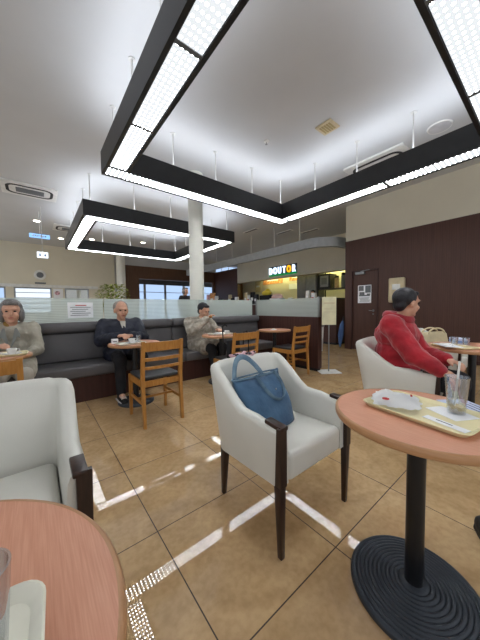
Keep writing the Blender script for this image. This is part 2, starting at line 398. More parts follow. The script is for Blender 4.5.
# brown back wall with a wide opening, window strip above
b = B()
box(b, 2.95, 3.62, 10.5, 10.65, 0, 2.55); box(b, 2.95, 10.3, 10.5, 10.65, 2.55, 3.16); box(b, 7.9, 10.3, 10.5, 10.65, 0, 2.55)
struct(obj('wall_back', b, 'brownx'))
b = B(); box(b, 2.45, 2.95, 10.35, 10.5, 0, CZ); box(b, 2.95, 8.1, 10.56, 10.65, 3.16, CZ); box(b, 10.0, 10.3, 10.5, 10.65, 3.16, CZ)
struct(obj('wall_back_upper', b, 'ceil'))
w = struct(thing('window_5', '', '', (9.05, 10.56, 3.16))); del w['label']; del w['category']
b = B(); box(b, -.95, .95, 0, .03, .0, .44); struct(obj('window_pane', b, 'daylight', w))
b = B()
for x in (-.95, -.5, 0, .5, .92): box(b, x, x + .03, -.03, -.001, 0, .44)
struct(obj('window_frame', b, 'white', w))
# the bright glazed corridor seen through the opening
w = struct(thing('window_6', '', '', (5.7, 12.3, 0))); del w['label']; del w['category']
b = B(); box(b, -2.5, 4.4, 0, .03, 0, 2.45); struct(obj('window_pane', b, 'daylight', w))
b = B()
for x in (-2.5, -1.3, -.1, 1.1, 2.3, 3.5): box(b, x, x + .12, -.06, -.002, 0, 2.45)
box(b, -2.5, 4.4, -.06, -.002, 2.0, 2.03)
struct(obj('window_frame', b, 'band', w))
b = B(); box(b, 3.0, 10.3, 12.3, 12.45, 2.45, CZ); struct(obj('wall_corridor', b, 'greyp'))
b = B(); box(b, 3.0, 10.2, 10.9, 12.25, 2.72, 2.8); struct(obj('ceiling_corridor', b, 'black'))
# bulkhead above the counter, kitchen back wall, side wall
b = B(); box(b, 8.0, 8.25, 1.05, 8.3, 2.36, CZ); struct(obj('wall_bulkhead', b, 'beige'))
b = B(); box(b, 10.15, 10.3, 1.05, 10.5, 0, CZ); struct(obj('wall_kitchen', b, 'beige'))
b = B(); box(b, 8.0, 8.2, 8.3, 10.5, 0, 3.16); struct(obj('wall_kitchen_side', b, 'brown'))
# curved grey fascia hung above the service zone
b = B()
path = [(5.5, 9.2), (5.5, 2.4)]
for i in range(1, 13):
    a = PI + i * (PI / 2) / 12; path.append((6.3 + .8 * math.cos(a), 2.1 + .8 * math.sin(a) * 1.0))
path.append((7.9, 1.3))
ins = []
for i, p in enumerate(path):
    q0 = Vector(path[max(0, i - 1)]); q1 = Vector(path[min(len(path) - 1, i + 1)]); t = (q1 - q0).normalized(); n_ = Vector((-t.y, t.x))
    ins.append((p[0] + n_.x * .12, p[1] + n_.y * .12))
prism(b, path + ins[::-1], 2.70, 2.95)
fas = thing('hanging_fascia', 'curved grey fascia band hung from rods above the service area', 'fascia', (0, 0, 0)); obj('band', b, 'band', fas, 30)
for y in (2.3, 3.3, 4.4, 5.5, 6.6, 7.8):
    b = B(); tube(b, [(5.56, y, 2.95), (5.56, y, CZ)], .014, 8); obj('rod', b, 'rod', fas, 60)

# columns
def column(x, y, r, label):
    t = thing('column', label, 'column', (x, y, 0)); b = B(); lathe(b, [(0, 0), (r, 0), (r, CZ), (0, CZ)], n=40); obj('shaft', b, 'column', t, 60)
    b = B(); lathe(b, [(r, 0), (r + .01, 0), (r + .01, .08), (r, .09)], n=40); obj('base_ring', b, 'steel', t, 60)
    b = B(); lathe(b, [(r, CZ - .03), (r + .012, CZ - .03), (r + .012, CZ), (r, CZ)], n=40); obj('top_ring', b, 'column', t, 60); t['kind'] = 'structure'; del t['category']; del t['label']
column(2.02, 1.96, .135, '')
column(2.42, 9.0, .17, '')

# ceiling fittings
def cassette(loc, w, d, rz, label):
    t = thing('ceiling_air_conditioner', label, 'air conditioner', (loc[0], loc[1], CZ), rz)
    b = B(); prism(b, rrect(w, d, .03), -.03, 0); obj('panel', b, 'white', t, 30)
    b = B(); po = rrect(w * .84, d * .72, d * .22); pi_ = rrect(w * .84 - .10, d * .72 - .10, d * .22 - .05)
    n = len(po)
    va = [b.verts.new((x, y, -.034)) for x, y in po]; vb = [b.verts.new((x, y, -.034)) for x, y in pi_]
    vc = [b.verts.new((x, y, -.030)) for x, y in po]; vd = [b.verts.new((x, y, -.030)) for x, y in pi_]
    for i in range(n):
        j = (i + 1) % n
        b.faces.new((va[i], va[j], vb[j], vb[i])); b.faces.new((va[i], vc[i], vc[j], va[j])); b.faces.new((vb[i], vb[j], vd[j], vd[i])); b.faces.new((vc[i], vd[i], vd[j], vc[j]))
    obj('air_slot', b, 'rubber', t)
    b = B(); box(b, -w * .25, w * .25, -d * .16, d * .16, -.04, -.030)
    for k in range(12): box(b, -w * .24 + k * w * .04, -w * .24 + k * w * .04 + .01, -d * .15, d * .15, -.046, -.04)
    obj('intake_grille', b, 'greyp', t)
cassette((-.40, 4.62, 0), .92, .72, 0, 'white ceiling air conditioner above the left side, largest in view')
cassette((4.43, -.33, 0), .98, .70, PI / 2, 'white ceiling air conditioner half hidden behind the near light frame')
cassette((.55, 7.2, 0), .9, .7, 0, 'white ceiling air conditioner beyond the far light frame')
for (x, y), lab in (((5.2, 4.0), 'nearest'), ((6.2, 3.45), 'middle'), ((6.8, 2.85), 'rightmost'), ((5.0, 5.6), 'left')):
    t = thing('ceiling_vent', {'nearest': 'dark slot vent in the ceiling above the left of the lit sign', 'middle': 'dark slot vent in the ceiling above the grey fascia middle', 'rightmost': 'dark slot vent in the ceiling nearest the brown wall', 'left': 'dark slot vent in the ceiling nearest the round column'}[lab], 'vent', (x, y, CZ), 0, 'slot vents over the service area')
    b = B(); box(b, -.07, .07, -.32, .32, -.012, 0); obj('frame', b, 'white', t)
    b = B(); box(b, -.045, .045, -.29, .29, -.016, -.012); obj('slot', b, 'greyp', t)
t = thing('ceiling_grille', 'small square beige grille in the ceiling inside the near light frame', 'grille', (2.86, -.30, CZ))
b = B(); box(b, -.12, .12, -.12, .12, -.02, 0, .006); obj('frame', b, 'cream', t)
b = B()
for k in range(5): box(b, -.08, .08, -.08 + k * .035, -.06 + k * .035, -.026, -.02)
obj('louvre', b, pmat('tan_louvre', (176, 156, 104), .6), t)
t = thing('ceiling_speaker', 'round white speaker in the ceiling beside the near light frame', 'speaker', (4.12, -1.27, CZ))
b = B(); lathe(b, [(0, -.012), (.13, -.012), (.135, 0)], n=36); obj('grille', b, pmat('pale_grille', (205, 205, 208), .7), t, 40)
b = B(); lathe(b, [(.13, -.012), (.14, -.016), (.15, 0)], n=36); obj('ring', b, 'white', t, 40)
for (x, y), lab in (((2.40, .44), 'small sprinkler head in the ceiling near the far corner of the light frame'), ((4.85, -.72), 'small sprinkler head beside the half hidden air conditioner')):
    t = thing('sprinkler', lab, 'sprinkler', (x, y, CZ)); b = B(); lathe(b, [(0, -.02), (.035, -.015), (.04, 0)], n=20); obj('rosette', b, 'white', t, 40)
    b = B(); lathe(b, [(0, -.055), (.018, -.055), (.018, -.05), (.006, -.045), (.006, -.02)], n=12); obj('nozzle', b, 'steel', t, 40)
for k, (x, y) in enumerate(((-.28, 6.9), (-.3, 8.6), (.4, 7.9 + .8), (1.28, 8.2), (2.9, 7.6), (3.9, 8.9))):
    t = thing('downlight', 'small round recessed downlight over the far left of the room', 'downlight', (x, y, CZ), 0, 'downlights over the far left area')
    b = B(); lathe(b, [(.075, -.003), (.10, -.012), (.105, 0)], n=24); obj('ring', b, 'white', t, 40)
    b = B(); lathe(b, [(0, -.006), (.075, -.006)], n=24); obj('lamp', b, 'downl', t)
for (x, y, z, wdt, hgt, mt, lab) in ((-.25, 6.0, 2.98, .42, .10, 'exitblue', 'blue hanging sign near the far left ceiling'), (-.22, 5.6, 2.44, .22, .14, 'exitwhite', 'white hanging sign with blue arrow marks below the blue one')):
    t = thing('hanging_sign', lab, 'sign', (x, y, z)); b = B(); box(b, -wdt / 2, wdt / 2, -.02, .02, -hgt / 2, hgt / 2, .004); obj('sign_box', b, mt, t)
    b = B(); tube(b, [(0, 0, hgt / 2), (0, 0, CZ - z)], .008, 8); obj('rod', b, 'rod', t, 60)
    b = B()
    if mt == 'exitblue':
        for q in range(6): box(b, -.15 + q * .05, -.12 + q * .05, -.023, -.0205, -.02, .02)
        obj('lettering', b, 'paper', t)
    else:
        for s in (-1, 1):
            ball(b, (s * .05, -.021, .028), (.013, .003, .013)); prism_pts = None
            box(b, s * .05 - .018, s * .05 + .018, -.023, -.0205, -.035, .012)
            box(b, s * .085 - .012, s * .085 + .012, -.023, -.0205, -.006, .004)
        obj('pictogram', b, 'blue', t)

# ------------------------------------------------------------------ suspended light frames
def light_frame(x0, x1, y0, y1, z0, z1, label, rods_x, rods_y, sepx, sepy):
    W = .27
    t = thing('suspended_light_frame', label, 'light fitting', ((x0 + x1) / 2, (y0 + y1) / 2, z0), 0, 'square suspended light frames')
    ox, oy = (x0 + x1) / 2, (y0 + y1) / 2
    def beam(ax0, ax1, ay0, ay1, horiz):
        b = B(); box(b, ax0 - ox, ax1 - ox, ay0 - oy, ay1 - oy, .012, z1 - z0)
        # lower rim
        e = .006
        if horiz: box(b, ax0 - ox, ax1 - ox, ay0 - oy, ay0 - oy + .035, 0, .012); box(b, ax0 - ox, ax1 - ox, ay1 - oy - .035, ay1 - oy, 0, .012)
        else: box(b, ax0 - ox, ax0 - ox + .035, ay0 - oy, ay1 - oy, 0, .012); box(b, ax1 - ox - .035, ax1 - ox, ay0 - oy, ay1 - oy, 0, .012)
        obj('beam', b, 'black', t)
    beam(x0, x1, y1 - W, y1, True); beam(x0, x1, y0, y0 + W, True)
    beam(x0, x0 + W, y0 + W, y1 - W, False); beam(x1 - W, x1, y0 + W, y1 - W, False)
    g = .017
    for yc in (y1 - W / 2, y0 + W / 2):
        xs = [x0 + .03] + sepx + [x1 - .03]
        for a, c in zip(xs[:-1], xs[1:]):
            b = B(); hl = (c - a) / 2 - g; box(b, -hl, hl, -.0925, .0925, .004, .011); obj('light_panel', b, 'lens', t, loc=((a + c) / 2 - ox, yc - oy, 0))
        for c in sepx:
            b = B(); box(b, c - g - ox, c + g - ox, yc - .1 - oy, yc + .1 - oy, .0, .0118); obj('divider', b, 'greyp', t)
        b = B(); box(b, x0 + .1 - ox, x1 - .1 - ox, yc - .06 - oy, yc + .06 - oy, z1 - z0 + .001, z1 - z0 + .008); obj('uplight', b, 'uplight', t)
    for xc in (x0 + W / 2, x1 - W / 2):
        ys = [y0 + W] + sepy + [y1 - W]
        for a, c in zip(ys[:-1], ys[1:]):
            b = B(); hl = (c - a) / 2 - g; box(b, -hl, hl, -.0925, .0925, .004, .011); obj('light_panel', b, 'lens', t, loc=(xc - ox, (a + c) / 2 - oy, 0), rotz=PI / 2)
        for c in sepy:
            b = B(); box(b, xc - .1 - ox, xc + .1 - ox, c - g - oy, c + g - oy, .0, .0118); obj('divider', b, 'greyp', t)
        b = B(); box(b, xc - .06 - ox, xc + .06 - ox, y0 + .3 - oy, y1 - .3 - oy, z1 - z0 + .001, z1 - z0 + .008); obj('uplight', b, 'uplight', t)
    def rod(x, y):
        b = B(); tube(b, [(x - ox, y - oy, z1 - z0 + .008), (x - ox, y - oy, CZ - z0)], .011, 8)
        lathe(b, [(0, CZ - z0 - .012), (.035, CZ - z0 - .010), (.035, CZ - z0)], (x - ox, y - oy, 0), 16); obj('rod', b, 'rod', t, 60)
    for x in rods_x:
        rod(x, y1 - W / 2); rod(x, y0 + W / 2)
    for y in rods_y:
        rod(x0 + W / 2, y); rod(x1 - W / 2, y)
    return t
light_frame(.30, 3.65, -2.11, 1.28, 2.80, 3.08, 'nearest square suspended light frame, black with LED dot panels', [.43, 1.22, 1.95, 2.73, 3.49], [.36, -.39, -1.14],
            [1.37, 2.42], [.12, -.82])
light_frame(.32, 3.75, 3.00, 6.42, 2.80, 3.08, 'farther square suspended light frame around the round column top', [.46, 1.26, 2.05, 2.85, 3.6], [3.9, 4.7, 5.5],
            [1.46, 2.6], [4.2, 5.3])

# ------------------------------------------------------------------ banquette and glass screen
bq = thing('banquette', 'long charcoal leather banquette running along the glass screen', 'bench', (0, 0, 0))
b = B(); box(b, -2.6, 3.2, 1.10, 1.62, 0, .30); obj('base', b, 'partition', bq)
b = B(); box(b, -2.6, 3.2, 1.14, 1.62, -.0, .05); 
edges = [-2.6, -.55, 1.30, 3.2]
for a, c in zip(edges[:-1], edges[1:]):
    s = B(); box(s, a + .003, c - .003, 1.04, 1.56, .30, .43, .025, 3); obj('seat_cushion', s, 'bench', bq, 50)
    s = B(); box(s, a + .003, c - .003, 1.50, 1.64, .43, .80, .03, 3)
    for v in s.verts: v.co.y += (v.co.z - .43) * .12 - .02
    obj('back_cushion', s, 'bench', bq, 50)
    s = B(); box(s, a + .003, c - .003, 1.46, 1.66, .80, .93, .045, 4); obj('head_roll', s, 'bench', bq, 50)
b.free()
b = B(); box(b, -2.6, 3.2, 1.68, 1.80, 0, .915); struct(obj('wall_low', b, 'partition'))
def screen(x0, x1, y0, y1, z0, z1, lab, grp=None):
    t = thing('glass_screen', lab, 'glass screen', ((x0 + x1) / 2, (y0 + y1) / 2, z0), 0, grp)
    cx, cy = (x0 + x1) / 2, (y0 + y1) / 2
    b = B(); box(b, x0 - cx, x1 - cx, y0 - cy, y1 - cy, .0, z1 - z0); obj('pane', b, 'frost', t)
    return t
sx = [-2.6, -1.2, .35, 1.9, 3.22]
labs = ['frosted glass pane above the banquette at the far left edge', 'frosted glass pane behind the grey haired person with a paper notice', 'frosted glass pane behind the person in the navy jacket', 'frosted glass pane behind the person in the tweed coat']
for k in range(4): screen(sx[k] + .006, sx[k + 1] - .006, 1.72, 1.73, .915, 1.245, labs[k], 'panes on the low wall')
t = thing('wood_partition', 'dark wood partition with a frosted glass top beside the ladder back chair', 'partition', (3.29, .88, 0))
b = B(); box(b, -.05, .06, -.78, .80, .05, .92, .003); obj('panel', b, 'partition', t)
b = B(); box(b, -.04, .05, -.76, .78, 0, .05); obj('kick', b, 'rubber', t)
b = B(); box(b, -.004, .004, -.74, .76, .92, 1.245); obj('pane', b, 'frost', t)
for y in (-.765, .775):
    b = B(); box(b, -.018, .018, y - .018, y + .018, .92, 1.26, .003); obj('post', b, 'steel', t, 30)
nt_ = thing('notice', 'white paper notice taped to the frosted glass', 'notice', (.065, 1.712, 1.085))
b = B(); box(b, -.15, .15, -.002, 0, -.105, .105); obj('sheet', b, 'paper', nt_)
b = B(); box(b, -.06, .07, -.004, -.002, .06, .072); obj('red_heading', b, 'red', nt_)
b = B()
for k in range(5): box(b, -.12 + .02 * (k % 2), .12 - .03 * (k % 3), -.004, -.002, .035 - k * .027, .043 - k * .027)
obj('printed_line', b, 'ink', nt_)

# ------------------------------------------------------------------ armchair
def shell_mesh():
    bm = B()
    hw, yf, yb, R = .275, -.262, .235, .085
    path = []
    for i in range(9): path.append((-hw, yf + (yb - R - yf) * i / 8, 0))
    for i in range(1, 7):
        a = PI - i * PI / 2 / 6; path.append((-hw + R + R * math.cos(a), yb - R + R * math.sin(a), i / 6))
    for i in range(1, 8): path.append((-hw + R + (2 * hw - 2 * R) * i / 8, yb, 1))
    for i in range(0, 7):
        a = PI / 2 - i * PI / 2 / 6; path.append((hw - R + R * math.cos(a), yb - R + R * math.sin(a), 1 - i / 6))
    for i in range(1, 9): path.append((hw, yb - R - (yb - R - yf) * i / 8, 0))
    n = len(path); rings = []
    for i, (x, y, k) in enumerate(path):
        q0 = Vector(path[max(0, i - 1)][:2]); q1 = Vector(path[min(n - 1, i + 1)][:2]); t = (q1 - q0).normalized(); nin = Vector((t.y, -t.x))
        s = min(1, max(0, (y - (-.02)) / (yb - .02))); s = s * s * (3 - 2 * s)
        top = .592 + .012 * (1 - min(1, abs(y + .12) / .2)) * 0 + (.775 - .592) * s + (.012 * (1 - (x / hw) ** 2) if k == 1 else 0)
        top -= .009 * (1 if (k == 0 and y < -.155) else 0)
        bot = .318 - .012 * min(1, max(0, (y - yf) / (yb - yf)))
        th = .062 - .004 * k
        lean = .16 * s
        ring = []
        prof = [(0, bot), (0, (bot + top) / 2), (0, top - .03), (.006, top - .012), (.018, top - .002), (.5 * th, top + .002), (th - .018, top - .002), (th - .006, top - .012), (th, top - .03), (th + .004, (bot + top) / 2), (th, bot)]
        for o_, z in prof:
            p = Vector((x, y)) + nin * o_
            sgn = 1 if x > 0 else -1
            # arms flare slightly outward at the top
            fl = (z - bot) * .05
            ring.append(bm.verts.new((p.x + sgn * fl * min(1, abs(x) / hw), p.y + lean * (z - .33) * 1.0, z)))
        rings.append(ring)
    m = len(rings[0])
    for a, c in zip(rings[:-1], rings[1:]):
        for j in range(m): bm.faces.new((a[j], a[(j + 1) % m], c[(j + 1) % m], c[j]))
    bm.faces.new(rings[0]); bm.faces.new(rings[-1][::-1])
    return bm
def armchair(loc, label, rz=0):
    t = thing('armchair', label, 'armchair', loc, rz, 'white leather armchairs')
    obj('shell', shell_mesh(), 'leather', t, 50)
    b = B(); box(b, -.212, .212, -.268, .17, .315, .445, .028, 4)
    for v in b.verts:
        if v.co.z > .40: v.co.z += .012 * (1 - (v.co.x / .22) ** 2) - .02 * max(0, (v.co.y + .05)) / .2 * .5
    bmesh.ops.subdivide_edges(b, edges=[], cuts=0)
    obj('seat', b, 'leather', t, 50)
    for s in (-1, 1):
        b = B()
        taper(b, (s * .268, -.262, .33), (s * .262, -.262, 0), .040, .024, .036, .024); bevel_all(b, .004)
        taper(b, (s * .268, -.272, .588), (s * .266, -.266, .33), .046, .040, .018, .034)
        obj('leg', b, 'walnut', t, 40)
        b = B(); taper(b, (s * .235, .19, .33), (s * .225, .225, 0), .042, .024, .042, .024); bevel_all(b, .004); obj('leg', b, 'walnut', t, 40)
        b = B(); vs = box(b, s * .258 - .022, s * .258 + .022, -.282, -.180, .580, .600, .005)
        for v in b.verts:
            if v.co.y < -.2: v.co.z -= .008
            if v.co.y > -.18: v.co.x += -s * .0
        obj('arm_cap', b, 'walnut', t, 40)
    return t
A1 = armchair((.632, -1.415, 0), 'white leather armchair holding the blue denim bag')
place(A1, (-.595, -1.20, 0), 0, 'white leather armchair at the left edge, empty, behind the near left table')
place(A1, (2.14, -1.53, 0), .13, 'white leather armchair occupied by the person in red').scale = (1.03, 1.08, 1.0)
place(A1, (3.55, -1.45, 0), 0, 'white leather armchair beyond the table on the right, holding a cream bag')

# ------------------------------------------------------------------ ladder back chairs (face -Y in local space)
def wood_chair(loc, label, rz):
    t = thing('ladder_back_chair', label, 'chair', loc, rz, 'honey wood ladder back chairs')
    for s in (-1, 1):
        b = B(); taper(b, (s * .185, .18, .44), (s * .185, .21, 0), .032, .026, .036, .028); taper(b, (s * .185, .225, .80), (s * .185, .18, .44), .030, .032, .024, .036); obj('leg', b, 'honey', t)
        b = B(); taper(b, (s * .185, -.20, .43), (s * .185, -.215, 0), .034, .026); obj('leg', b, 'honey', t)
        b = B(); box(b, s * .185 - .011, s * .185 + .011, -.19, .17, .37, .43); obj('side_rail', b, 'honey', t)
        b = B(); taper(b, (s * .185, -.19, .20), (s * .185, -.19, .235), .016, .016, .02, .02); box(b, s * .185 - .009, s * .185 + .009, -.19, .185, .205, .232); obj('stretcher', b, 'honey', t)
    b = B(); box(b, -.172, .172, -.212, -.19, .37, .43); obj('seat_rail', b, 'honey', t); b = B(); box(b, -.172, .172, .165, .185, .37, .425); obj('seat_rail', b, 'honey', t)
    b = B(); box(b, -.175, .175, -.01, .01, .21, .23); obj('cross_stretcher', b, 'honey', t)
    b = B(); box(b, -.19, .19, -.205, .165, .428, .46, .012, 3); obj('seat', b, 'blackpad', t, 50)
    for z0, z1 in ((.705, .79), (.615, .645), (.535, .562)):
        b = B(); nseg = 8
        ys = lambda x, z: .18 + (z - .44) * .125 + .018 * (1 - (x / .17) ** 2)
        for i in range(nseg):
            xa = -.17 + .34 * i / nseg; xb = xa + .34 / nseg
            V = [b.verts.new((x, ys(x, z) + d, z)) for x in (xa, xb) for z in (z0, z1) for d in (-.009, .009)]
            for f in ((0, 1, 3, 2), (4, 6, 7, 5), (0, 4, 5, 1), (2, 3, 7, 6), (0, 2, 6, 4), (1, 5, 7, 3)): b.faces.new([V[q] for q in f])
        bmesh.ops.remove_doubles(b, verts=b.verts[:], dist=1e-5)
        obj('top_rail' if z0 > .7 else 'slat', b, 'honey', t, 30)
    return t
W1 = wood_chair((.50, .14, 0), 'honey wood ladder back chair with black seat, nearest of them', PI)
place(W1, (1.58, .20, 0), PI, 'honey wood ladder back chair with dark straps over its back')
place(W1, (2.80, .31, 0), PI + .04, 'honey wood ladder back chair beside the dark wood partition')
place(W1, (-.70, -.09, 0), PI, 'honey wood ladder back chair at the left edge before the grey haired person')

# ------------------------------------------------------------------ round tables
def round_table(loc, label, r=.30, h=.70, rb=.215, mat='laminate'):
    t = thing('round_table', label, 'table', loc, 0, 'round pedestal cafe tables')
    b = B(); lathe(b, [(0, h - .024), (r - .006, h - .024), (r - .006, h), (0, h)], n=96); top = obj('tabletop', b, mat, t, 40)
    b = B(); lathe(b, [(r - .006, h - .026), (r - .001, h - .026), (r + .002, h - .020), (r + .002, h - .006), (r - .002, h + .0005), (r - .008, h + .0005)], n=96)
    obj('edge_band', b, 'edge', top, 60)
    b = B(); lathe(b, [(0, .02), (.031, .02), (.031, h - .03), (0, h - .03)], n=32); obj('pedestal', b, 'pole', t, 60)
    b = B(); lathe(b, [(0, h - .036), (.11, h - .036), (.11, h - .024), (0, h - .024)], n=32); obj('top_plate', b, 'black', t, 60)
    prof = [(0, .045), (.045, .045)]
    N_ = 11
    for k in range(N_):
        ra = .05 + (rb - .055) * k / N_; rc = .05 + (rb - .055) * (k + 1) / N_; z = .044 - .018 * (k / N_); 
        prof += [(ra + (rc - ra) * .10, z - .006), (ra + (rc - ra) * .38, z - .001), (ra + (rc - ra) * .72, z - .001), (rc, z - .006)]
    prof += [(rb - .002, .020), (rb, .014), (rb, .0), (0, .0)]
    b = B(); lathe(b, prof, n=96); obj('base', b, 'iron', t, 70)
    return t
round_table((.668, -2.087, 0), 'round table at right foreground with a cream tray', .285, .70, .222)
round_table((-.685, -1.97, 0), 'round table filling the bottom left corner under the ivory tray', .345, .70)
T2 = round_table((.47, .70, 0), 'round table in front of the person in the navy jacket', .28, .70, .20)
place(T2, (1.70, .70, 0), 0, 'round table in front of the person in the tweed coat')
place(T2, (2.85, .72, 0), 0, 'round table beside the dark partition, with only small paper on it')
place(T2, (-.74, .66, 0), 0, 'round table in front of the grey haired person')
round_table((2.80, -1.90, 0), 'round table beside the person in red', .36, .70, .22)

# ------------------------------------------------------------------ trays, crockery
def tray(name, loc, rz, w, d, mat, label, grp=None):
    t = thing(name, label, 'tray', loc, rz, grp)
    b = B(); r = .035
    outl = [(rrect(w, d, r), .016), (rrect(w - .006, d - .006, r), .018), (rrect(w - .022, d - .022, r * .8), .013), (rrect(w - .034, d - .034, r * .7), .004)]
    rings = [[b.verts.new((x, y, z)) for x, y in o_] for o_, z in outl]
    low = [b.verts.new((x, y, .0)) for x, y in rrect(w - .03, d - .03, r * .7)]
    n = len(low)
    for a, c in zip([low] + rings[:-1], rings):
        for i in range(n): b.faces.new((a[i], a[(i + 1) % n], c[(i + 1) % n], c[i]))
    b.faces.new(rings[-1]); b.faces.new(low[::-1])
    obj('tray_body', b, mat, t, 40)
    return t
# right foreground tray
TA = math.atan2(-2.231 + 1.914, .524 - .575)
tray('serving_tray', (.684, -2.100, .701), math.radians(81), .352, .250, 'tray', 'cream serving tray on the right foreground table')
def tumbler(loc, label, r0, r1, h, straw=False, fill=None):
    t = thing('glass_tumbler', label, 'glass', loc)
    b = B(); lathe(b, [(0, 0), (r0, 0), (r1, h), (r1 - .0025, h), (r0 - .003, .006), (0, .006)], n=40); obj('tumbler_wall', b, 'glass', t, 50)
    if fill: b = B(); lathe(b, [(0, .007), (r0 - .004, .007), (r0 - .003, fill), (r0 * .4, fill + .004), (0, fill - .003)], n=24); obj('leftover_ice', b, 'residue', t, 40)
    if straw: b = B(); tube(b, [(-.012, .005, .01), (.010, -.004, h + .055)], .0035, 10); obj('straw', b, 'white', t, 60)
    return t
tumbler((.752, -2.182, .706), 'tall clear glass with a white straw on the cream tray', .026, .036, .135, True, .028)
# crumpled wrapper
b = B(); n = 15
grid = []
for i in range(n):
    row = []
    for j in range(n):
        u, v = i / (n - 1) - .5, j / (n - 1) - .5
        rr = max(abs(u), abs(v)) * 2
        z = .004 + .026 * (1 - rr ** 2) * (.55 + .45 * math.sin(9 * u + 3 * v) * math.cos(7 * v - 2)) + random.random() * .006 * (1 - rr * .6)
        k = 1 - .14 * (abs(u * v) * 4) + .05 * math.sin(11 * math.atan2(v, u))
        row.append(b.verts.new((u * .17 * k, v * .155 * k, z)))
    grid.append(row)
for i in range(n - 1):
    for j in range(n - 1): b.faces.new((grid[i][j], grid[i + 1][j], grid[i + 1][j + 1], grid[i][j + 1]))
bmesh.ops.solidify(b, geom=b.faces[:], thickness=.001)
wp = thing('paper_wrapper', 'crumpled white paper wrapper with a red round mark on the tray', 'wrapper', (.680, -2.008, .716), math.radians(20)); wp.scale = (1.1, 1.1, 1.5); obj('sheet', b, 'paper', wp, 30)
b = B(); lathe(b, [(.006, .0), (.011, .0), (.011, .0015), (.006, .0015)], (-.060, .030, .018), 20); obj('red_mark', b, 'red', wp)
b = B(); lathe(b, [(0, 0), (.004, 0), (.004, .0015), (0, .0015)], (-.060, .030, .018), 12); box(b, .035, .06, -.052, -.046, .010, .0125); obj('print', b, 'red', wp)
ns = thing('paper_slip', 'white paper strip with small print at the near edge of the cream tray', 'paper', (.622, -2.17, .7065), math.radians(72))
b = B(); box(b, -.075, .055, -.016, .016, 0, .001); obj('strip', b, 'paper', ns)
b = B(); box(b, -.03, .02, -.005, -.001, .001, .0015); obj('printed_line', b, 'ink', ns)
tag(obj('paper_napkin', (lambda b: (prism(b, rrect(.12, .10, .004), 0, .0016), b)[1])(B()), 'paper', loc=(.742, -2.17, .7052), rotz=math.radians(60)), 'flat white napkin under the glass with the straw', 'napkin')
bp_ = thing('leaflet', 'pale blue leaflet on the table edge beyond the straw glass', 'leaflet', (.865, -2.20, .7005), math.radians(52))
b = B(); box(b, -.09, .09, -.06, .06, 0, .0015); obj('sheet', b, 'bluepaper', bp_)
b = B()
for k in range(4): box(b, -.07, .05, -.045 + k * .02, -.04 + k * .02, .0015, .002)
obj('printed_line', b, 'ink', bp_)
# left foreground tray
tray('serving_tray', (-.546, -2.098, .701), math.radians(-3), .215, .32, 'traygrey', 'ivory serving tray on the bottom left table')
tumbler((-.495, -2.012, .706), 'clear water glass cut off by the left edge of the picture', .026, .033, .105)
# small table settings
def cup(loc, label, grp=None):
    t = thing('coffee_cup', label, 'cup', loc, 0, grp)
    b = B(); lathe(b, [(0, 0), (.022, 0), (.030, .012), (.037, .05), (.034, .05), (.028, .014), (0, .008)], n=24); obj('bowl', b, 'china', t, 50)
    b = B(); tube(b, [(.034, 0, .042), (.052, 0, .040), (.054, 0, .025), (.032, 0, .015)], .004, 6); obj('handle', b, 'china', t, 60)
    return t
def saucer(loc, label):
    b = B(); lathe(b, [(0, 0), (.035, 0), (.068, .012), (.066, .015), (.034, .005), (0, .005)], n=28)
    return tag(obj('saucer', b, 'china', loc=loc, smooth=50), label, 'saucer')
def plate(loc, label, r=.08):
    b = B(); lathe(b, [(0, 0), (r * .6, 0), (r, .014), (r - .003, .017), (r * .58, .005), (0, .005)], n=28)
    return tag(obj('plate', b, 'china', loc=loc, smooth=50), label, 'plate')
tray('serving_tray', (.40, .60, .701), math.radians(8), .30, .20, 'traygrey', 'ivory tray on the table before the navy jacket')
saucer((.42, .63, .706), 'white saucer under the cup before the navy jacket'); cup((.42, .63, .7115), 'white coffee cup before the person in the navy jacket')
tumbler((.505, .66, .701 + .012), 'short water glass beside the cup before the navy jacket', .024, .028, .075)
pf = thing('paper_packet', 'small white packet held on the left of the navy tray', 'packet', (.27, .76, .701)); b = B(); box(b, -.035, .035, -.015, .015, 0, .055, .004); obj('packet_body', b, 'paper', pf); b = B(); box(b, -.02, .02, -.017, -.015, .02, .03); obj('printed_line', b, 'ink', pf)
tray('serving_tray', (-.66, .62, .701), 0, .34, .24, 'tray', 'cream tray before the grey haired person')
saucer((-.60, .60, .706), 'white saucer on the tray before the grey haired person'); cup((-.60, .60, .7115), 'white coffee cup before the grey haired person')
plate((-.74, .66, .706), 'white plate on the tray before the grey haired person')
tray('serving_tray', (1.70, .72, .701), 0, .34, .22, 'traygrey', 'ivory tray before the person in the tweed coat')
plate((1.66, .72, .706), 'white plate on the tray before the tweed coat')
cup((1.80, .70, .706), 'white cup on the tray before the tweed coat')
b = B(); n = 8
prism(b, rrect(.13, .09, .02), 0, .004); ball(b, (.02, 0, .008), (.04, .03, .014)); tag(obj('crumpled_napkin', b, 'paper', loc=(2.80, .70, .7005), rotz=.4, smooth=40), 'crumpled white napkin alone on the table beside the partition', 'napkin')
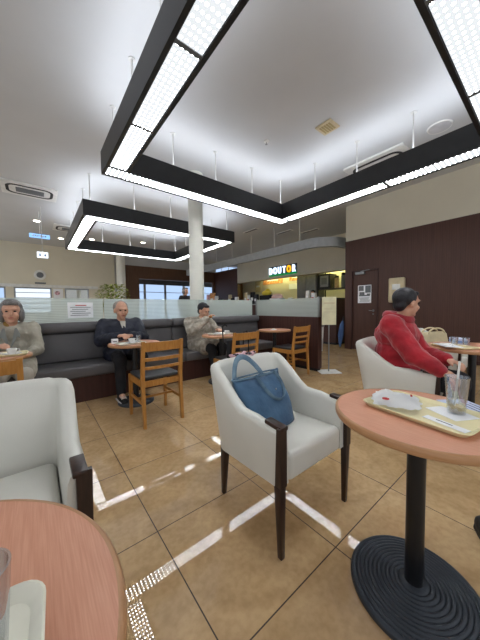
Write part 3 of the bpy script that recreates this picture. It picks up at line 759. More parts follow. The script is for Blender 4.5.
# right background table things
tray('serving_tray', (2.62, -1.80, .701), math.radians(60), .33, .22, 'tray', 'cream tray with papers on the table beside the person in red')
tumbler((2.76, -1.86, .701), 'left short water glass on the table beside the person in red', .024, .030, .085)
tumbler((2.72, -1.78, .7055), 'second short water glass nearer the person in red', .024, .030, .085)
t = thing('tissue_box', 'blue and white box behind the glasses on the right table', 'box', (2.97, -1.76, .7), .5); b = B(); box(b, -.09, .09, -.05, .05, 0, .055, .004); obj('carton', b, 'bluepaper', t); b = B(); box(b, -.091, .091, -.051, .051, .018, .034); obj('blue_stripe', b, 'blue', t)
t = thing('folded_paper', 'white folded paper lying beside the hand of the person in red', 'paper', (2.58, -1.76, .7192), .6); b = B(); box(b, -.13, .13, -.07, .07, 0, .004, .001); box(b, -.1, .08, -.05, .05, .004, .010, .002); obj('sheet', b, 'paper', t); b = B(); box(b, -.06, .02, -.02, -.015, .010, .0105); obj('printed_line', b, 'ink', t)
b = B(); ball(b, (0, 0, .02), (.09, .05, .02)); ball(b, (.05, .01, .025), (.05, .045, .022)); tag(obj('pink_cloth', b, 'pink', loc=(2.86, -2.09, .7), smooth=180), 'pale pink folded cloth at the right edge of the right table', 'cloth')

# ------------------------------------------------------------------ denim tote
bag = thing('denim_tote_bag', 'blue denim tote bag standing on the white armchair seat', 'bag', (.595, -1.415, .453), math.radians(2)); bag.scale = (1.0, 1.0, 1.03)
b = B(); NU, NV = 44, 12
rings = []
for v in range(NV + 1):
    f = v / NV; z = .235 * f
    hw = .150 + .038 * f; hd = .066 * (1 - f) ** .55 + .014 + .016 * math.sin(PI * f)
    ring = []
    for u in range(NU):
        a = 2 * PI * u / NU; ca, sa = math.cos(a), math.sin(a)
        x = hw * (abs(ca) ** .7) * (1 if ca >= 0 else -1); y = hd * (abs(sa) ** .8) * (1 if sa >= 0 else -1)
        y += .006 * math.sin(6 * x * 10 + 5 * f) * f + .005 * math.sin(x * 38) * f
        x += .005 * math.sin(7 * f + a * 2)
        zz = z + (.012 * abs(ca) ** 4 if v == NV else 0) - (.006 * (1 - abs(ca)) if v == NV else 0)
        ring.append(b.verts.new((x, y + .13 * f, zz)))
    rings.append(ring)
for a, c in zip(rings[:-1], rings[1:]):
    for j in range(NU): b.faces.new((a[j], a[(j + 1) % NU], c[(j + 1) % NU], c[j]))
b.faces.new(rings[0][::-1])
inner = [b.verts.new((v.co.x * .96, (v.co.y - .13) * .8 + .13, v.co.z - .001)) for v in rings[-1]]
low = [b.verts.new((v.co.x * .9, (v.co.y - .13) * .9 + .11, v.co.z - .05)) for v in rings[-1]]
for j in range(NU):
    k = (j + 1) % NU
    b.faces.new((rings[-1][j], rings[-1][k], inner[k], inner[j])); b.faces.new((inner[j], inner[k], low[k], low[j]))
b.faces.new(low)
obj('pouch', b, 'denim', bag, 180)
b = B(); tube(b, [(v.co.x, v.co.y, v.co.z) for v in []] or [(.188 * math.cos(a) * (abs(math.cos(a)) ** -.3 if abs(math.cos(a)) > .05 else 1), .13 + .026 * math.sin(a), .236) for a in [2 * PI * i / 24 for i in range(25)]], .005, 8); obj('rim_seam', b, 'denimlt', bag, 60)
b = B()
def arc(x0, x1, ytop, z0, ztop, y0, n=16, pw=2.2):
    P = []
    for i in range(n + 1):
        u = -1 + 2 * i / n; k = 1 - abs(u) ** pw
        P.append(((x0 + x1) / 2 + (x1 - x0) / 2 * u, y0 + (ytop - y0) * k, z0 + (ztop - z0) * k))
    return P
tube(b, [(-.155, .146, .17)] + arc(-.155, .06, .215, .235, .335, .150) + [(.06, .146, .17)], .017, 8, flat=(.3, 1)); obj('handle', b, 'denimlt', bag, 60)
b = B(); P = [(-.075, .060, .215)] + [(-.075 + .15 * (i / 16), .108 - .085 * math.sin(PI * i / 16) ** .7 - .03, .238 - .105 * math.sin(PI * i / 16) ** .7 + .02 * math.sin(PI * i / 16) ** 8) for i in range(17)] + [(.075, .060, .215)]
P = []
for i in range(19):
    a = PI * i / 18; zz = .236 - .115 * math.sin(a) ** .75; f = zz / .235
    yy = .13 * f - (.066 * (1 - min(f, 1)) ** .55 + .014 + .016 * math.sin(PI * min(f, 1))) - .010
    P.append((.045 - .08 * math.cos(a), yy, zz))
tube(b, P, .016, 8, flat=(1, .3)); obj('handle', b, 'denimlt', bag, 60)
b = B(); ball(b, (.055, .025, .165), (.006, .004, .006)); obj('stud', b, 'steel', bag, 180)
b = B()
P = [(-.10 + .02 * i, .0 + .012 * math.sin(i * 1.3), .0 + .006 * math.cos(i * 2.1)) for i in range(11)]
tube(b, P, [.010, .016, .018, .015, .019, .016, .018, .015, .018, .014, .008], 10, flat=(.8, 1.5))
tag(obj('scarf', b, 'pink', loc=(.62, -1.125, .793), smooth=180), 'pink and black patterned scarf lying on the back of the bag armchair', 'scarf')

# dark straps over the second ladder back chair
t = thing('shoulder_bag', 'black shoulder bag hung by thin straps over a ladder back chair', 'bag', (1.58, .02, 0))
b = B(); tube(b, [(.02, -.055, .50), (.02, -.05, .76), (.02, -.02, .803), (.02, .03, .79), (.02, .055, .60)], .007, 6, flat=(1, 1)); obj('strap', b, 'darkcloth', t, 60)
b = B(); box(b, -.20, -.02, .052, .11, .47, .70, .02, 3); obj('pouch', b, 'darkcloth', t, 50)
t = thing('walking_cane', 'dark walking stick leaning on the table before the tweed coat', 'walking stick', (1.52, .40, 0))
b = B(); tube(b, [(0, -.05, 0), (0, 0, .76), (.0, .005, .82)], .008, 8); obj('shaft', b, 'rubber', t, 60)
b = B(); tube(b, [(0, .005, .82), (0, .0, .85), (.03, -.01, .865), (.06, -.015, .85)], .011, 8); obj('grip', b, 'rubber', t, 60)

# cream handbag on the far armchair
t = thing('handbag', 'cream handbag with round handles beyond the right table', 'bag', (3.55, -1.40, .455), -.3); t.scale = (1.4, 1, 1)
b = B(); box(b, -.19, .19, -.08, .08, 0, .30, .04, 4)
for v in b.verts: v.co.x *= 1 - .15 * v.co.z / .2; v.co.y *= 1 - .4 * v.co.z / .3
obj('pouch', b, 'cream', t, 60)
for y in (-.04, .04):
    b = B(); tube(b, [(-.11, y, .25)] + [(-.11 * math.cos(PI * i / 12), y, .28 + .07 * math.sin(PI * i / 12)) for i in range(13)] + [(.11, y, .25)], .010, 8); obj('handle', b, 'cream', t, 60)
# black bag at the right edge by the table base
t = thing('shoe', 'toe of a black shoe on the floor at the right edge of the picture', 'shoe', (1.125, -2.275, 0), math.radians(-50))
b = B(); ball(b, (0, -.06, .045), (.046, .085, .040)); ball(b, (0, .06, .05), (.042, .08, .045)); box(b, -.035, .035, -.12, .12, .008, .04, .01)
fuse('upper', b, 'rubber', t, .005, 4, .5)
b = B(); prism(b, [(.045 * math.cos(a) * (1 if math.sin(a) < 0 else .85), -.0 + .145 * math.sin(a)) for a in [2 * PI * i / 28 for i in range(28)]], 0, .014); obj('sole', b, 'rubber', t)

# ------------------------------------------------------------------ floor stand sign
t = thing('floor_stand_sign', 'ivory board on a slim silver pole with a flat square floor plate', 'sign stand', (3.37, -.02, 0), math.radians(-35))
b = B(); box(b, -.17, .17, -.13, .13, 0, .012, .003); obj('base_plate', b, 'white', t)
b = B(); tube(b, [(0, 0, .012), (0, 0, .80)], .010, 12); obj('pole', b, 'steel', t, 60)
b = B(); box(b, -.12, .12, -.012, .004, .79, 1.25, .003); obj('board', b, 'ivory', t)
b = B(); box(b, -.09, .09, -.014, -.012, 1.14, 1.16); box(b, -.09, .04, -.014, -.012, 1.05, 1.058); box(b, -.09, .06, -.014, -.012, 1.0, 1.008); obj('faint_print', b, 'cream', t)
# dark service stand, white bin, blue umbrella near the brown wall corner
t = thing('service_cabinet', 'dark wood service cabinet beside the end of the brown wall', 'cabinet', (6.45, 1.85, 0))
b = B(); box(b, -.3, .3, -.35, .35, .06, 1.30, .004); obj('cabinet_body', b, 'partition', t)
b = B(); box(b, -.28, .28, -.33, .33, 0, .06); obj('plinth', b, 'rubber', t)
b = B(); box(b, -.32, .32, -.37, .37, 1.30, 1.33, .004); obj('top', b, 'rubber', t)
t = thing('waste_bin', 'pale grey bin seen behind the floor stand sign', 'bin', (5.0, 1.35, 0))
b = B(); lathe(b, [(0, 0), (.15, 0), (.18, .62), (.0, .62)], n=32); obj('bin_body', b, 'white', t, 50)
b = B(); lathe(b, [(.19, .60), (.19, .64), (.12, .66), (0, .66)], n=32); obj('lid', b, 'steel', t, 50)
t = thing('folded_umbrella', 'blue folded umbrella leaning at the corner of the brown wall', 'umbrella', (5.70, 1.12, 0))
b = B(); tube(b, [(0, 0, .05), (.01, -.01, .35), (.05, -.02, .62), (.07, -.03, .72)], [.02, .07, .05, .015], 12); obj('canopy', b, 'jeans', t, 60)
b = B(); tube(b, [(-.0, .0, 0), (.0, 0, .08)], .006, 6); tube(b, [(.07, -.03, .70), (.09, -.035, .82)], .012, 8); obj('shaft', b, 'rubber', t, 60)

# ------------------------------------------------------------------ plant behind the glass
t = thing('potted_plant', 'leafy yellow green potted plant behind the glass near the far column', 'plant', (1.22, 5.0, 0))
b = B(); lathe(b, [(0, 0), (.15, 0), (.2, .38), (.18, .38), (.17, .33), (0, .33)], n=28); obj('pot', b, 'pot', t, 50)
b = B(); tube(b, [(0, 0, .3), (.02, .01, .8), (-.01, .0, 1.3)], .018, 8)
for k in range(9):
    a = k * 2.4; tube(b, [(0, 0, .8 + .06 * k), (.2 * math.cos(a), .2 * math.sin(a), 1.15 + .05 * k)], .006, 6)
obj('trunk', b, 'bark', t, 60)
b = B()
for k in range(800):
    a = random.random() * 2 * PI; rr = .40 * math.sqrt(random.random()); z = 1.02 + random.random() * .72; rr *= math.sin(PI * min(1, max(.15, (z - .95) / .88))) ** .6
    c = Vector((rr * math.cos(a), rr * math.sin(a), z)); L_ = .07 + random.random() * .045
    d = Vector((math.cos(a + random.uniform(-1, 1)), math.sin(a + random.uniform(-1, 1)), random.uniform(-.6, .5))).normalized(); s = d.cross(Vector((0, 0, 1))).normalized() * L_ * .3; u_ = s.cross(d).normalized() * .006
    q = [b.verts.new(c), b.verts.new(c + d * L_ * .5 + s + u_), b.verts.new(c + d * L_), b.verts.new(c + d * L_ * .5 - s + u_)]
    b.faces.new(q)
obj('foliage', b, 'leaf', t)

# ------------------------------------------------------------------ counter zone
t = thing('serving_counter', 'long serving counter behind the glass screens', 'counter', (6.75, 5.0, 0))
b = B(); box(b, -.3, .3, -2.6, 4.5, 0, 1.18); obj('counter_body', b, 'partition', t)
b = B(); box(b, -.34, .34, -2.64, 4.54, 1.18, 1.22, .004); obj('worktop', b, 'steel', t)
t = thing('back_counter', 'stainless back counter against the kitchen wall', 'counter', (9.75, 4.6, 0))
b = B(); box(b, -.35, .35, .8, 5.4, 0, 1.0); obj('counter_body', b, 'machine', t)
b = B(); box(b, -.37, .37, .78, 5.42, 1.0, 1.04); obj('worktop', b, 'steel', t)
# tall steel cabinet, equipment rack with a microwave
t = thing('steel_cabinet', 'tall grey steel cabinet against the kitchen wall under the right of the sign', 'cabinet', (9.4, 4.72, 0))
b = B(); box(b, -.3, .3, -.52, .52, .1, 2.70, .01); obj('case', b, 'machine', t)
b = B(); box(b, -.32, -.3, -.50, -.01, .15, 2.60, .004); obj('door', b, 'machine', t)
b = B(); box(b, -.32, -.3, .01, .50, .15, 2.60, .004); obj('door', b, 'machine', t)
for y in (-.06, .06):
    b = B(); tube(b, [(-.325, y, 1.2), (-.36, y, 1.22), (-.36, y, 1.58), (-.325, y, 1.6)], .01, 8); obj('handle', b, 'steel', t, 60)
b = B(); box(b, -.28, .28, -.5, .5, 0, .1); obj('plinth', b, 'rubber', t)
t = thing('equipment_rack', 'black open equipment rack right of the tall steel cabinet', 'rack', (9.4, 3.2, 0))
for z in (.2, 1.05, 1.80, 2.58):
    b = B(); box(b, -.3, .3, -.95, .95, z, z + .03); obj('shelf', b, 'black', t)
for x in (-.28, .28):
    for y in (-.93, .93):
        b = B(); box(b, x - .02, x + .02, y - .02, y + .02, 0, 2.65); obj('post', b, 'black', t)
t = thing('microwave_oven', 'grey fronted microwave oven on the black rack', 'oven', (9.4, 3.84, 1.831))
b = B(); box(b, -.26, .26, -.27, .27, 0, .62, .01); obj('case', b, 'black', t)
b = B(); box(b, -.275, -.26, -.20, .18, .08, .54, .004); obj('door', b, 'steel', t)
b = B(); box(b, -.28, -.276, -.14, .12, .18, .46); obj('window', b, 'greyp', t)
for (y, z, h, m_, lab) in ((3.35, 1.831, .5, 'residue', 'brown jar on the black rack beside the microwave'), (3.05, 1.831, .6, 'greyp', 'tall grey canister on the black rack'), (2.75, 1.831, .42, 'white', 'white canister on the black rack'), (2.45, 1.831, .55, 'greyp', 'grey canister at the right end of the black rack')):
    t = thing('canister', lab, 'canister', (9.3, y, z)); b = B(); lathe(b, [(0, 0), (.09, 0), (.09, h * .8), (.07, h * .85), (0, h * .85)], n=20); obj('canister_body', b, m_, t, 40); b = B(); lathe(b, [(.075, h * .85), (.075, h), (0, h)], n=20); obj('lid', b, 'rubber', t, 40)
# menu cards on the kitchen wall
for (y, z, w_, h_, mt, lab) in ((7.8, 2.60, 1.5, .42, 'orange', 'wide orange food poster on the kitchen wall below the left of the sign'), (6.2, 2.62, .75, .34, 'orange', 'smaller orange menu card right of the wide food poster'), (6.15, 2.15, .9, .28, 'paper', 'pale menu strip below the smaller orange card'), (9.0, 2.35, .5, .7, 'cream', 'cream menu board at the left of the kitchen wall')):
    t = thing('menu_card', lab, 'menu card', (10.149, y, z), 0, 'menu cards on the kitchen wall'); b = B(); box(b, -.02, 0, -w_ / 2, w_ / 2, -h_ / 2, h_ / 2); obj('card', b, mt, t)
    b = B(); box(b, -.024, -.02, -w_ * .3, w_ * .3, -h_ * .1, h_ * .05); obj('printed_shape', b, 'paper', t)
# things standing on the serving counter
def packet(y, x, w_, h_, mt, lab, grp='packages on the serving counter', name='package'):
    t = thing(name, lab, 'package', (x, y, 1.22), random.uniform(-.3, .3), grp)
    b = B(); box(b, -.07, .07, -w_ / 2, w_ / 2, 0, h_, .012)
    for v in b.verts:
        if v.co.z > h_ * .7: v.co.x *= .6
    obj('pack', b, mt, t, 40)
    b = B(); box(b, -.075, -.069, -w_ * .3, w_ * .3, h_ * .3, h_ * .55); obj('pack_label', b, 'paper' if mt != 'paper' else 'red', t)
spec = [(9.1, .22, .55, 'pink', 'tall pink printed'), (8.7, .3, .62, 'orange', 'tall orange printed'), (8.35, .22, .45, 'paper', 'white'), (8.0, .3, .30, 'darkcloth', 'low black'), (7.2, .22, .46, 'cream', 'cream'),
        (6.95, .25, .30, 'darkcloth', 'small black'), (6.7, .18, .34, 'paper', 'small white'), (6.05, .16, .50, 'cream', 'cream paper'), (5.85, .12, .38, 'paper', 'slim white'), (5.62, .2, .50, 'darkcloth', 'tall black'), (5.38, .18, .40, 'black', 'charcoal'), (3.6, .18, .2, 'paper', 'short white'), (2.85, .13, .40, 'china', 'white bottle shaped'), (2.62, .16, .32, 'paper', 'white paper')]
for k, (y, w_, h_, mt, nm) in enumerate(spec):
    packet(y, 6.7, w_, h_, mt, '%s package on the serving counter, %s' % (nm, 'near its far left end' if y > 7.5 else ('left of the glass post' if y > 5.2 else 'near its right end')))
t = thing('display_basket', 'yellow topped basket of goods on the serving counter', 'basket', (6.75, 4.85, 1.22)); b = B(); box(b, -.12, .12, -.3, .3, 0, .34, .03, 3); obj('basket', b, 'darkcloth', t, 50); b = B(); ball(b, (0, 0, .42), (.11, .26, .11)); ball(b, (0, -.05, .50), (.08, .12, .10)); obj('contents', b, 'yellow', t, 180)
t = thing('display_basket', 'pink and white basket of goods on the serving counter', 'basket', (6.65, 4.2, 1.22)); b = B(); box(b, -.12, .12, -.3, .3, 0, .20, .03, 3); obj('basket', b, 'paper', t, 50); b = B(); ball(b, (0, 0, .24), (.11, .28, .13)); obj('contents', b, pmat('pale_pink_wrap', (232, 196, 188), .7), t, 180)
# warm light tube under the bulkhead
t = thing('strip_light', 'warm strip light on the kitchen wall hidden by the beige bulkhead', 'light', (9.85, 4.9, 2.84))
b = B(); box(b, -.05, .295, -3.5, 3.5, .01, .06); obj('housing', b, 'white', t)
b = B(); tube(b, [(0, -3.45, -.012), (0, 3.45, -.012)], .02, 12); obj('lamp_tube', b, 'warm', t, 60)
# shop sign
sg = thing('shop_sign', 'lit white DOUTOR letters with an orange O above a green bar', 'sign', (7.99, 5.15, 2.52))
def letter(ch, y, mt, size=.40):
    cu = bpy.data.curves.new('letter', 'FONT'); cu.body = ch; cu.size = size; cu.extrude = .03; cu.offset = .010; cu.align_x = 'CENTER'
    to = bpy.data.objects.new('tmp', cu); COL.objects.link(to); dg = bpy.context.evaluated_depsgraph_get()
    me = bpy.data.meshes.new_from_object(to.evaluated_get(dg)); bpy.data.objects.remove(to)
    me.transform(Matrix.Translation((-.04, y, .03)) @ Matrix.Diagonal((1, .66, 1, 1)) @ Matrix.Rotation(-PI / 2, 4, 'Z') @ Matrix.Rotation(PI / 2, 4, 'X'))
    me.name = 'letter'; o = obj_me('letter', me, mt, sg); return o
for k, ch in enumerate('DOUTOR'):
    letter(ch, .64 - .262 * k, 'letteror' if k == 4 else 'letter')
b = B(); box(b, -.05, 0, -.80, .74, -.06, .0); obj('green_bar', b, 'green', sg)
b = B(); box(b, -.01, .009, -.80, .74, -.06, .36); obj('backing', b, 'black', sg)

# ------------------------------------------------------------------ people
def hand(bm, w, d, nrm, side, curl=.6, k=1.0):
    """w wrist, d direction of the palm, nrm back of the hand, side towards the thumb"""
    w = Vector(w); d = Vector(d).normalized(); nrm = Vector(nrm); nrm = (nrm - d * nrm.dot(d)).normalized(); s = Vector(side); s = (s - d * s.dot(d) - nrm * s.dot(nrm)).normalized()
    chain(bm, [w, w + d * .03], [.024 * k, .022 * k])
    for q, (off, ln) in enumerate(((.030, .072), (.010, .080), (-.010, .074), (-.029, .058))):
        a = w + d * .035 + s * off * .7; kk = w + d * .085 * k + s * off
        chain(bm, [a, kk], [.015 * k, .0115 * k])
        d1 = (d * math.cos(curl * .7) - nrm * math.sin(curl * .7)); d2 = (d * math.cos(curl * 1.6) - nrm * math.sin(curl * 1.6)); d3 = (d * math.cos(curl * 2.3) - nrm * math.sin(curl * 2.3))
        p1 = kk + d1 * ln * .45; p2 = p1 + d2 * ln * .32; p3 = p2 + d3 * ln * .23
        chain(bm, [kk, p1, p2, p3], [.0112 * k, .0098 * k, .009 * k, .008 * k])
    a = w + d * .02 + s * .018; p1 = a + (s * .7 + d * .7).normalized() * .036 - nrm * .008; p2 = p1 + (d * .85 + s * .35 - nrm * .4).normalized() * .03; p3 = p2 + (d - nrm * .5).normalized() * .022
    chain(bm, [a, p1, p2, p3], [.016 * k, .013 * k, .0115 * k, .0095 * k])

def person(label, loc, rz=0, hipz=.53, shz=.91, lean=-.02, headc=(0, -.05, 1.09), head_yaw=0, head_pitch=0, seated=True,
           rel=None, rha=None, lel=None, lha=None, knees=None, feet=None, coat='beigecoat', trousers='palecloth', hair='greyhair', hairstyle='short',
           shw=.17, coat_hem=.50, bulk=1.0, shoe='rubber', voxel=.008, headk=1.0, knots=None):
    t = thing('person', label, 'person', loc, rz)
    hip = Vector((0, 0, hipz)); chest = Vector((0, lean, shz - .10)); neck = Vector((0, lean - .01, shz + .02))
    hc = Vector(headc)
    shR = Vector((-shw, lean, shz)); shL = Vector((shw, lean, shz))
    rel = Vector(rel or (-.24, -.08, hipz + .14)); lel = Vector(lel or (.24, -.08, hipz + .14))
    rha = Vector(rha or (-.10, -.30, hipz + .12)); lha = Vector(lha or (.10, -.30, hipz + .12))
    knees = [Vector(k) for k in (knees or [(-.10, -.42, .49), (.10, -.42, .49)])]
    feet = [Vector(k) for k in (feet or [(-.10, -.42, .09), (.10, -.42, .09)])]
    R_ = Matrix.Rotation(head_yaw, 4, 'Z') @ Matrix.Rotation(head_pitch, 4, 'X')
    Hm = Matrix.Translation(hc) @ R_
    def hp(x, y, z): return Hm @ Vector((x * headk, y * headk, z * headk))
    # body: one continuous surface
    b = B()
    ball(b, hip + Vector((0, 0, .02)), (.155, .115, .11)); ball(b, (hip + chest) / 2, (.135, .10, .16)); ball(b, chest, (.155, .105, .15))
    chain(b, [shR * .82 + chest * .18, shL * .82 + chest * .18], [.062, .062])
    chain(b, [neck - Vector((0, 0, .05)), hp(0, .012, -.06)], [.060, .050])
    ball(b, hp(0, .012, .028), (.074 * headk, .092 * headk, .088 * headk), R_); ball(b, hp(0, -.022, -.035), (.058 * headk, .062 * headk, .070 * headk), R_)
    ball(b, hp(0, -.062, -.088), (.024 * headk, .020 * headk, .018 * headk), R_)
    chain(b, [hp(0, -.080, .012), hp(0, -.098, -.024)], [.008 * headk, .0125 * headk])      # nose
    ball(b, hp(0, -.076, .030), (.052 * headk, .014 * headk, .012 * headk), R_)             # brow
    ball(b, hp(0, -.078, -.054), (.023 * headk, .012 * headk, .011 * headk), R_)            # mouth
    for s in (-1, 1):
        ball(b, hp(s * .078, .012, -.008), (.010 * headk, .020 * headk, .032 * headk), R_)
        ball(b, hp(s * .040, -.062, -.030), (.020 * headk, .016 * headk, .018 * headk), R_)
    for sh, el, ha, s in ((shR, rel, rha, -1), (shL, lel, lha, 1)):
        chain(b, [sh, el, ha], [.048, .040, .026])
        d = (ha - el).normalized(); inn = Vector((-s, 0, .2))
        hand(b, ha, d, Vector((s * .3, .1, .9)), inn)
    for s, kn, ft in ((-1, knees[0], feet[0]), (1, knees[1], feet[1])):
        chain(b, [hip + Vector((s * .085, -.02, -.01)), kn, (kn + ft) / 2 + Vector((0, .015, .03)), ft], [.082, .056, .050, .036])
        chain(b, [ft, ft + Vector((0, -.13, -.045))], [.036, .026])
    fuse('body', b, 'skin', t, voxel, 4, .5)
    for s in (-1, 1):
        b = B(); ball(b, hp(s * .030, -.0745, .008), (.012 * headk, .007 * headk, .0065 * headk), R_, 12); obj('eye', b, 'eye', t, 180)
    b = B(); ball(b, hp(0, -.088, -.052), (.022 * headk, .006 * headk, .006 * headk), R_, 12); obj('mouth', b, 'lip', t, 180)
    # hair
    b = B()
    ball(b, hp(0, .034 if hairstyle != 'thin' else .046, .045 if hairstyle != 'thin' else .036), (.087 * headk, .093 * headk, .087 * headk), R_, 20)
    if hairstyle == 'bob':
        for s in (-1, 1): ball(b, hp(s * .070, .025, -.025), (.030 * headk, .065 * headk, .075 * headk), R_)
        ball(b, hp(0, .070, -.02), (.072 * headk, .045 * headk, .085 * headk), R_); ball(b, hp(0, -.048, .085), (.060 * headk, .035 * headk, .026 * headk), R_)
    elif hairstyle == 'thin':
        ball(b, hp(0, .066, -.005), (.070 * headk, .040 * headk, .06 * headk), R_)
    else:
        ball(b, hp(0, .068, -.01), (.068 * headk, .040 * headk, .065 * headk), R_); ball(b, hp(0, -.045, .085), (.055 * headk, .032 * headk, .024 * headk), R_)
    ho = fuse('hair', b, hair, t, voxel, 3, .5)
    # coat
    k = bulk
    b = B()
    hem = coat_hem
    ball(b, hip + Vector((0, .0, .05)), (.185 * k, .155 * k, .14)); ball(b, (hip + chest) / 2, (.175 * k, .145 * k, .18)); ball(b, chest, (.185 * k, .145 * k, .155))
    chain(b, [shR * .85 + chest * .15, shL * .85 + chest * .15], [.082 * k, .082 * k])
    chain(b, [neck - Vector((0, 0, .04)), neck + Vector((0, .0, .012))], [.085, .068])
    for sh, el, ha in ((shR, rel, rha), (shL, lel, lha)):
        e2 = el + (ha - el) * .93
        chain(b, [sh, (sh + el) / 2, el, (el + e2) / 2, e2], [.076 * k, .072 * k, .066 * k, .056 * k, .046 * k])
    for s, kn in ((-1, knees[0]), (1, knees[1])):
        a = hip + Vector((s * .095, -.02, .0)); q = a + (kn - a) * hem; chain(b, [a, q], [.118 * k, .098 * k])
    fuse('coat', b, coat, t, voxel, 4, .5, .020)
    # trousers
    b = B()
    for s, kn, ft in ((-1, knees[0], feet[0]), (1, knees[1], feet[1])):
        a = hip + Vector((s * .085, -.02, -.015)); chain(b, [a, kn, (kn + ft) / 2 + Vector((0, .02, .02)), ft + Vector((0, .005, .02))], [.098, .074, .064, .054])
    ball(b, hip, (.165, .125, .095))
    fuse('trousers', b, trousers, t, voxel, 4, .5, .015)
    for s, ft in ((-1, feet[0]), (1, feet[1])):
        b = B(); f0 = Vector((ft.x, ft.y, .045)); chain(b, [f0 + Vector((0, .05, 0)), f0 + Vector((0, -.06, -.003)), f0 + Vector((0, -.15, -.010))], [.040, .043, .034]); ball(b, f0 + Vector((0, .02, .04)), (.042, .05, .04))
        o = fuse('shoe', b, shoe, t, voxel, 4, .5)
        if knots:
            q = B()
            for z in range(4): tube(q, [(ft.x - .03, ft.y - .05 - .022 * z, .084 - .006 * z), (ft.x, ft.y - .052 - .022 * z, .096 - .006 * z), (ft.x + .03, ft.y - .05 - .022 * z, .084 - .006 * z)], .005, 6)
            tube(q, [(ft.x - .044, ft.y + .06, .03), (ft.x - .047, ft.y - .05, .03), (ft.x - .036, ft.y - .14, .025)], .009, 6)
            obj('lace', q, 'shoelace', o, 60)
    return t
# grey haired person at the left
P1 = person('person with short grey hair in a greige wool coat at the left edge', (-.64, 1.27, 0), 0, hipz=.52, shz=.895, lean=.06, headc=(.015, .0, 1.075),
            coat='beigecoat', trousers='palecloth', hair='greyhair', hairstyle='bob', shw=.18, coat_hem=.85, bulk=1.02, headk=1.12, rel=(-.22, -.06, .67), rha=(-.10, -.24, .735), lel=(.22, -.06, .66), lha=(.13, -.25, .65),
            knees=[(-.09, -.40, .47), (.11, -.40, .47)], feet=[(-.09, -.36, .09), (.11, -.36, .09)])
for s in (-1, 1):
    b = B(); pl = [(s * .004, .0), (s * .060, .13), (s * .078, .115), (s * .085, .15), (s * .055, .225), (s * .040, .225)]
    prism(b, pl, 0, .010); xf(b, (0, -.172, .70), rx=PI / 2 - .42); obj('lapel', b, 'lapel', P1)
b = B(); lathe(b, [(.058, -.03), (.062, 0), (.056, .03)], n=24); xf(b, (0, .04, .945)); bmesh.ops.solidify(b, geom=b.faces[:], thickness=.01); obj('collar', b, 'mustard', P1, 60)
# navy jacket
P2 = person('person in a navy quilted jacket at the middle round table', (.47, 1.30, 0), 0, hipz=.52, shz=.885, lean=.0, headc=(-.0, -.06, 1.075), head_pitch=.12,
            coat='navy', trousers='darkcloth', hair='palehair', hairstyle='thin', shw=.20, coat_hem=.25, bulk=1.2, headk=1.06,
            rel=(-.27, -.12, .70), rha=(-.13, -.38, .765), lel=(.25, -.14, .70), lha=(.02, -.42, .765),
            knees=[(-.11, -.40, .48), (.14, -.42, .48)], feet=[(-.14, -.50, .09), (.02, -.44, .09)], shoe='rubber', knots=True)
b = B(); prism(b, [(-.02, 0), (.02, 0), (.035, .10), (-.035, .10)], 0, .008); xf(b, (0, -.150, .845), rx=PI / 2 - .5); obj('shirt_front', b, 'palecloth', P2)
# tweed coat
P3 = person('person in a taupe tweed coat raising a hand to the mouth', (1.69, 1.30, 0), .12, hipz=.50, shz=.865, lean=.03, headc=(.05, -.05, 1.045), head_yaw=.15, head_pitch=.28,
            coat='checkcoat', trousers='darkcloth', hair='darkhair', hairstyle='short', shw=.18, coat_hem=.62, bulk=1.26, headk=1.04,
            rel=(-.25, -.12, .74), rha=(-.01, -.20, .925), lel=(.24, -.14, .68), lha=(.10, -.36, .745),
            knees=[(-.10, -.42, .48), (.12, -.42, .48)], feet=[(-.14, -.60, .09), (.05, -.46, .09)], shoe='shoe')
b = B(); ball(b, (0, 0, 0), (.030, .024, .020)); o = tag(obj('bread_roll', b, pmat('baked_crust', (176, 120, 64), .6), loc=(1.74, 1.04, .955), smooth=180), 'small bread roll held at the mouth of the tweed coated person', 'bread')
# red jacket
P4 = person('person in a bright red jacket seated in a white armchair', (2.12, -1.49, 0), .12, hipz=.52, shz=.935, lean=.0, headc=(-.04, -.085, 1.115), head_yaw=.9, head_pitch=.1,
            coat='redcoat', trousers='darkcloth', hair='darkhair', hairstyle='short', shw=.185, coat_hem=.22, bulk=1.2, headk=1.04,
            rel=(-.250, -.18, .70), rha=(-.270, -.35, .615), lel=(.22, -.16, .66), lha=(.08, -.36, .64), knees=[(-.10, -.44, .48), (.10, -.44, .48)], feet=[(-.10, -.46, .09), (.10, -.46, .09)])
b = B(); tube(b, [(.10 * math.cos(a), -.01 + .085 * math.sin(a), .992 + .022 * math.sin(a)) for a in [2 * PI * i / 20 for i in range(21)]], .042, 10); obj('hood', b, 'redcoat', P4, 180)
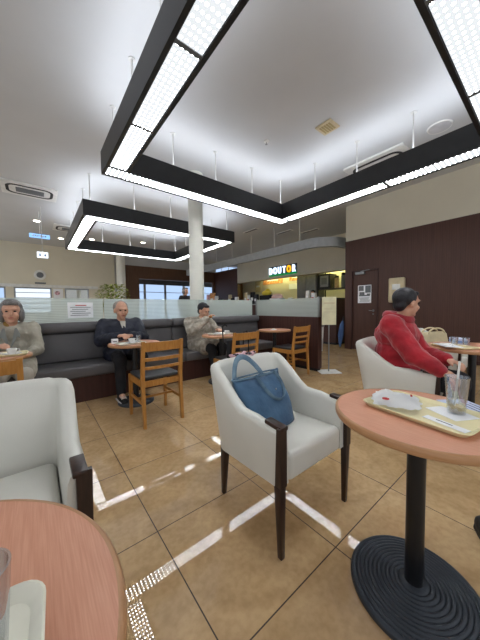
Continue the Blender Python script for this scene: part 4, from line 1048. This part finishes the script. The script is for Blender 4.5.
# standing figures beyond the glass
P5 = person('dark clothed person standing beyond the glass, left of the round column', (3.35, 5.1, 0), .3, hipz=.92, shz=1.42, lean=0, headc=(0, -.02, 1.63), coat='darkcloth', trousers='darkcloth', hair='greyhair', hairstyle='bob',
            rel=(-.25, .02, 1.15), rha=(-.22, -.14, .95), lel=(.25, .02, 1.15), lha=(.22, -.14, .95), knees=[(-.10, -.02, .50), (.10, -.02, .50)], feet=[(-.11, 0, .09), (.11, 0, .09)], voxel=.012)
P6 = person('cafe worker in a white top standing behind the serving counter', (7.6, 3.3, 0), -PI / 2 + .2, hipz=.90, shz=1.36, lean=0, headc=(0, -.02, 1.57), coat='paper', trousers='darkcloth', hair='darkhair', hairstyle='short',
            rel=(-.25, .02, 1.12), rha=(-.16, -.24, 1.05), lel=(.25, .02, 1.12), lha=(.16, -.24, 1.05), knees=[(-.10, -.02, .50), (.10, -.02, .50)], feet=[(-.11, 0, .09), (.11, 0, .09)], voxel=.012)

# ------------------------------------------------------------------ world, camera
w = bpy.data.worlds.new('World'); SC.world = w; w.use_nodes = True
bg = w.node_tree.nodes['Background']; bg.inputs[0].default_value = (.93, .96, 1.0, 1); bg.inputs[1].default_value = .42

cam = bpy.data.cameras.new('camera'); co = bpy.data.objects.new('camera', cam); COL.objects.link(co)
yaw, pitch, roll = 6.75326884e-01, -5.02090422e-02, -1.19124471e-02
cy, sy, cp, sp = math.cos(yaw), math.sin(yaw), math.cos(pitch), math.sin(pitch)
fw = Vector((sy * cp, cy * cp, sp)); rt = Vector((cy, -sy, 0)); up = rt.cross(fw)
r2 = rt * math.cos(roll) + up * math.sin(roll); u2 = -rt * math.sin(roll) + up * math.cos(roll)
mt = Matrix(((r2.x, u2.x, -fw.x, -.4289), (r2.y, u2.y, -fw.y, -2.40527), (r2.z, u2.z, -fw.z, 1.10057), (0, 0, 0, 1)))
co.matrix_world = mt
cam.sensor_fit = 'VERTICAL'; cam.sensor_height = 36; cam.lens = 255.965 / 640 * 36; cam.clip_start = .01; cam.clip_end = 100
SC.camera = co
SC.view_settings.view_transform = 'Standard'; SC.view_settings.look = 'None'; SC.view_settings.gamma = 1; SC.view_settings.use_curve_mapping = False
SC.view_settings.exposure = 1.15
SC.cycles.use_denoising = True
SC.cycles.use_adaptive_sampling = False; SC.cycles.max_bounces = 8; SC.cycles.sample_clamp_indirect = 8
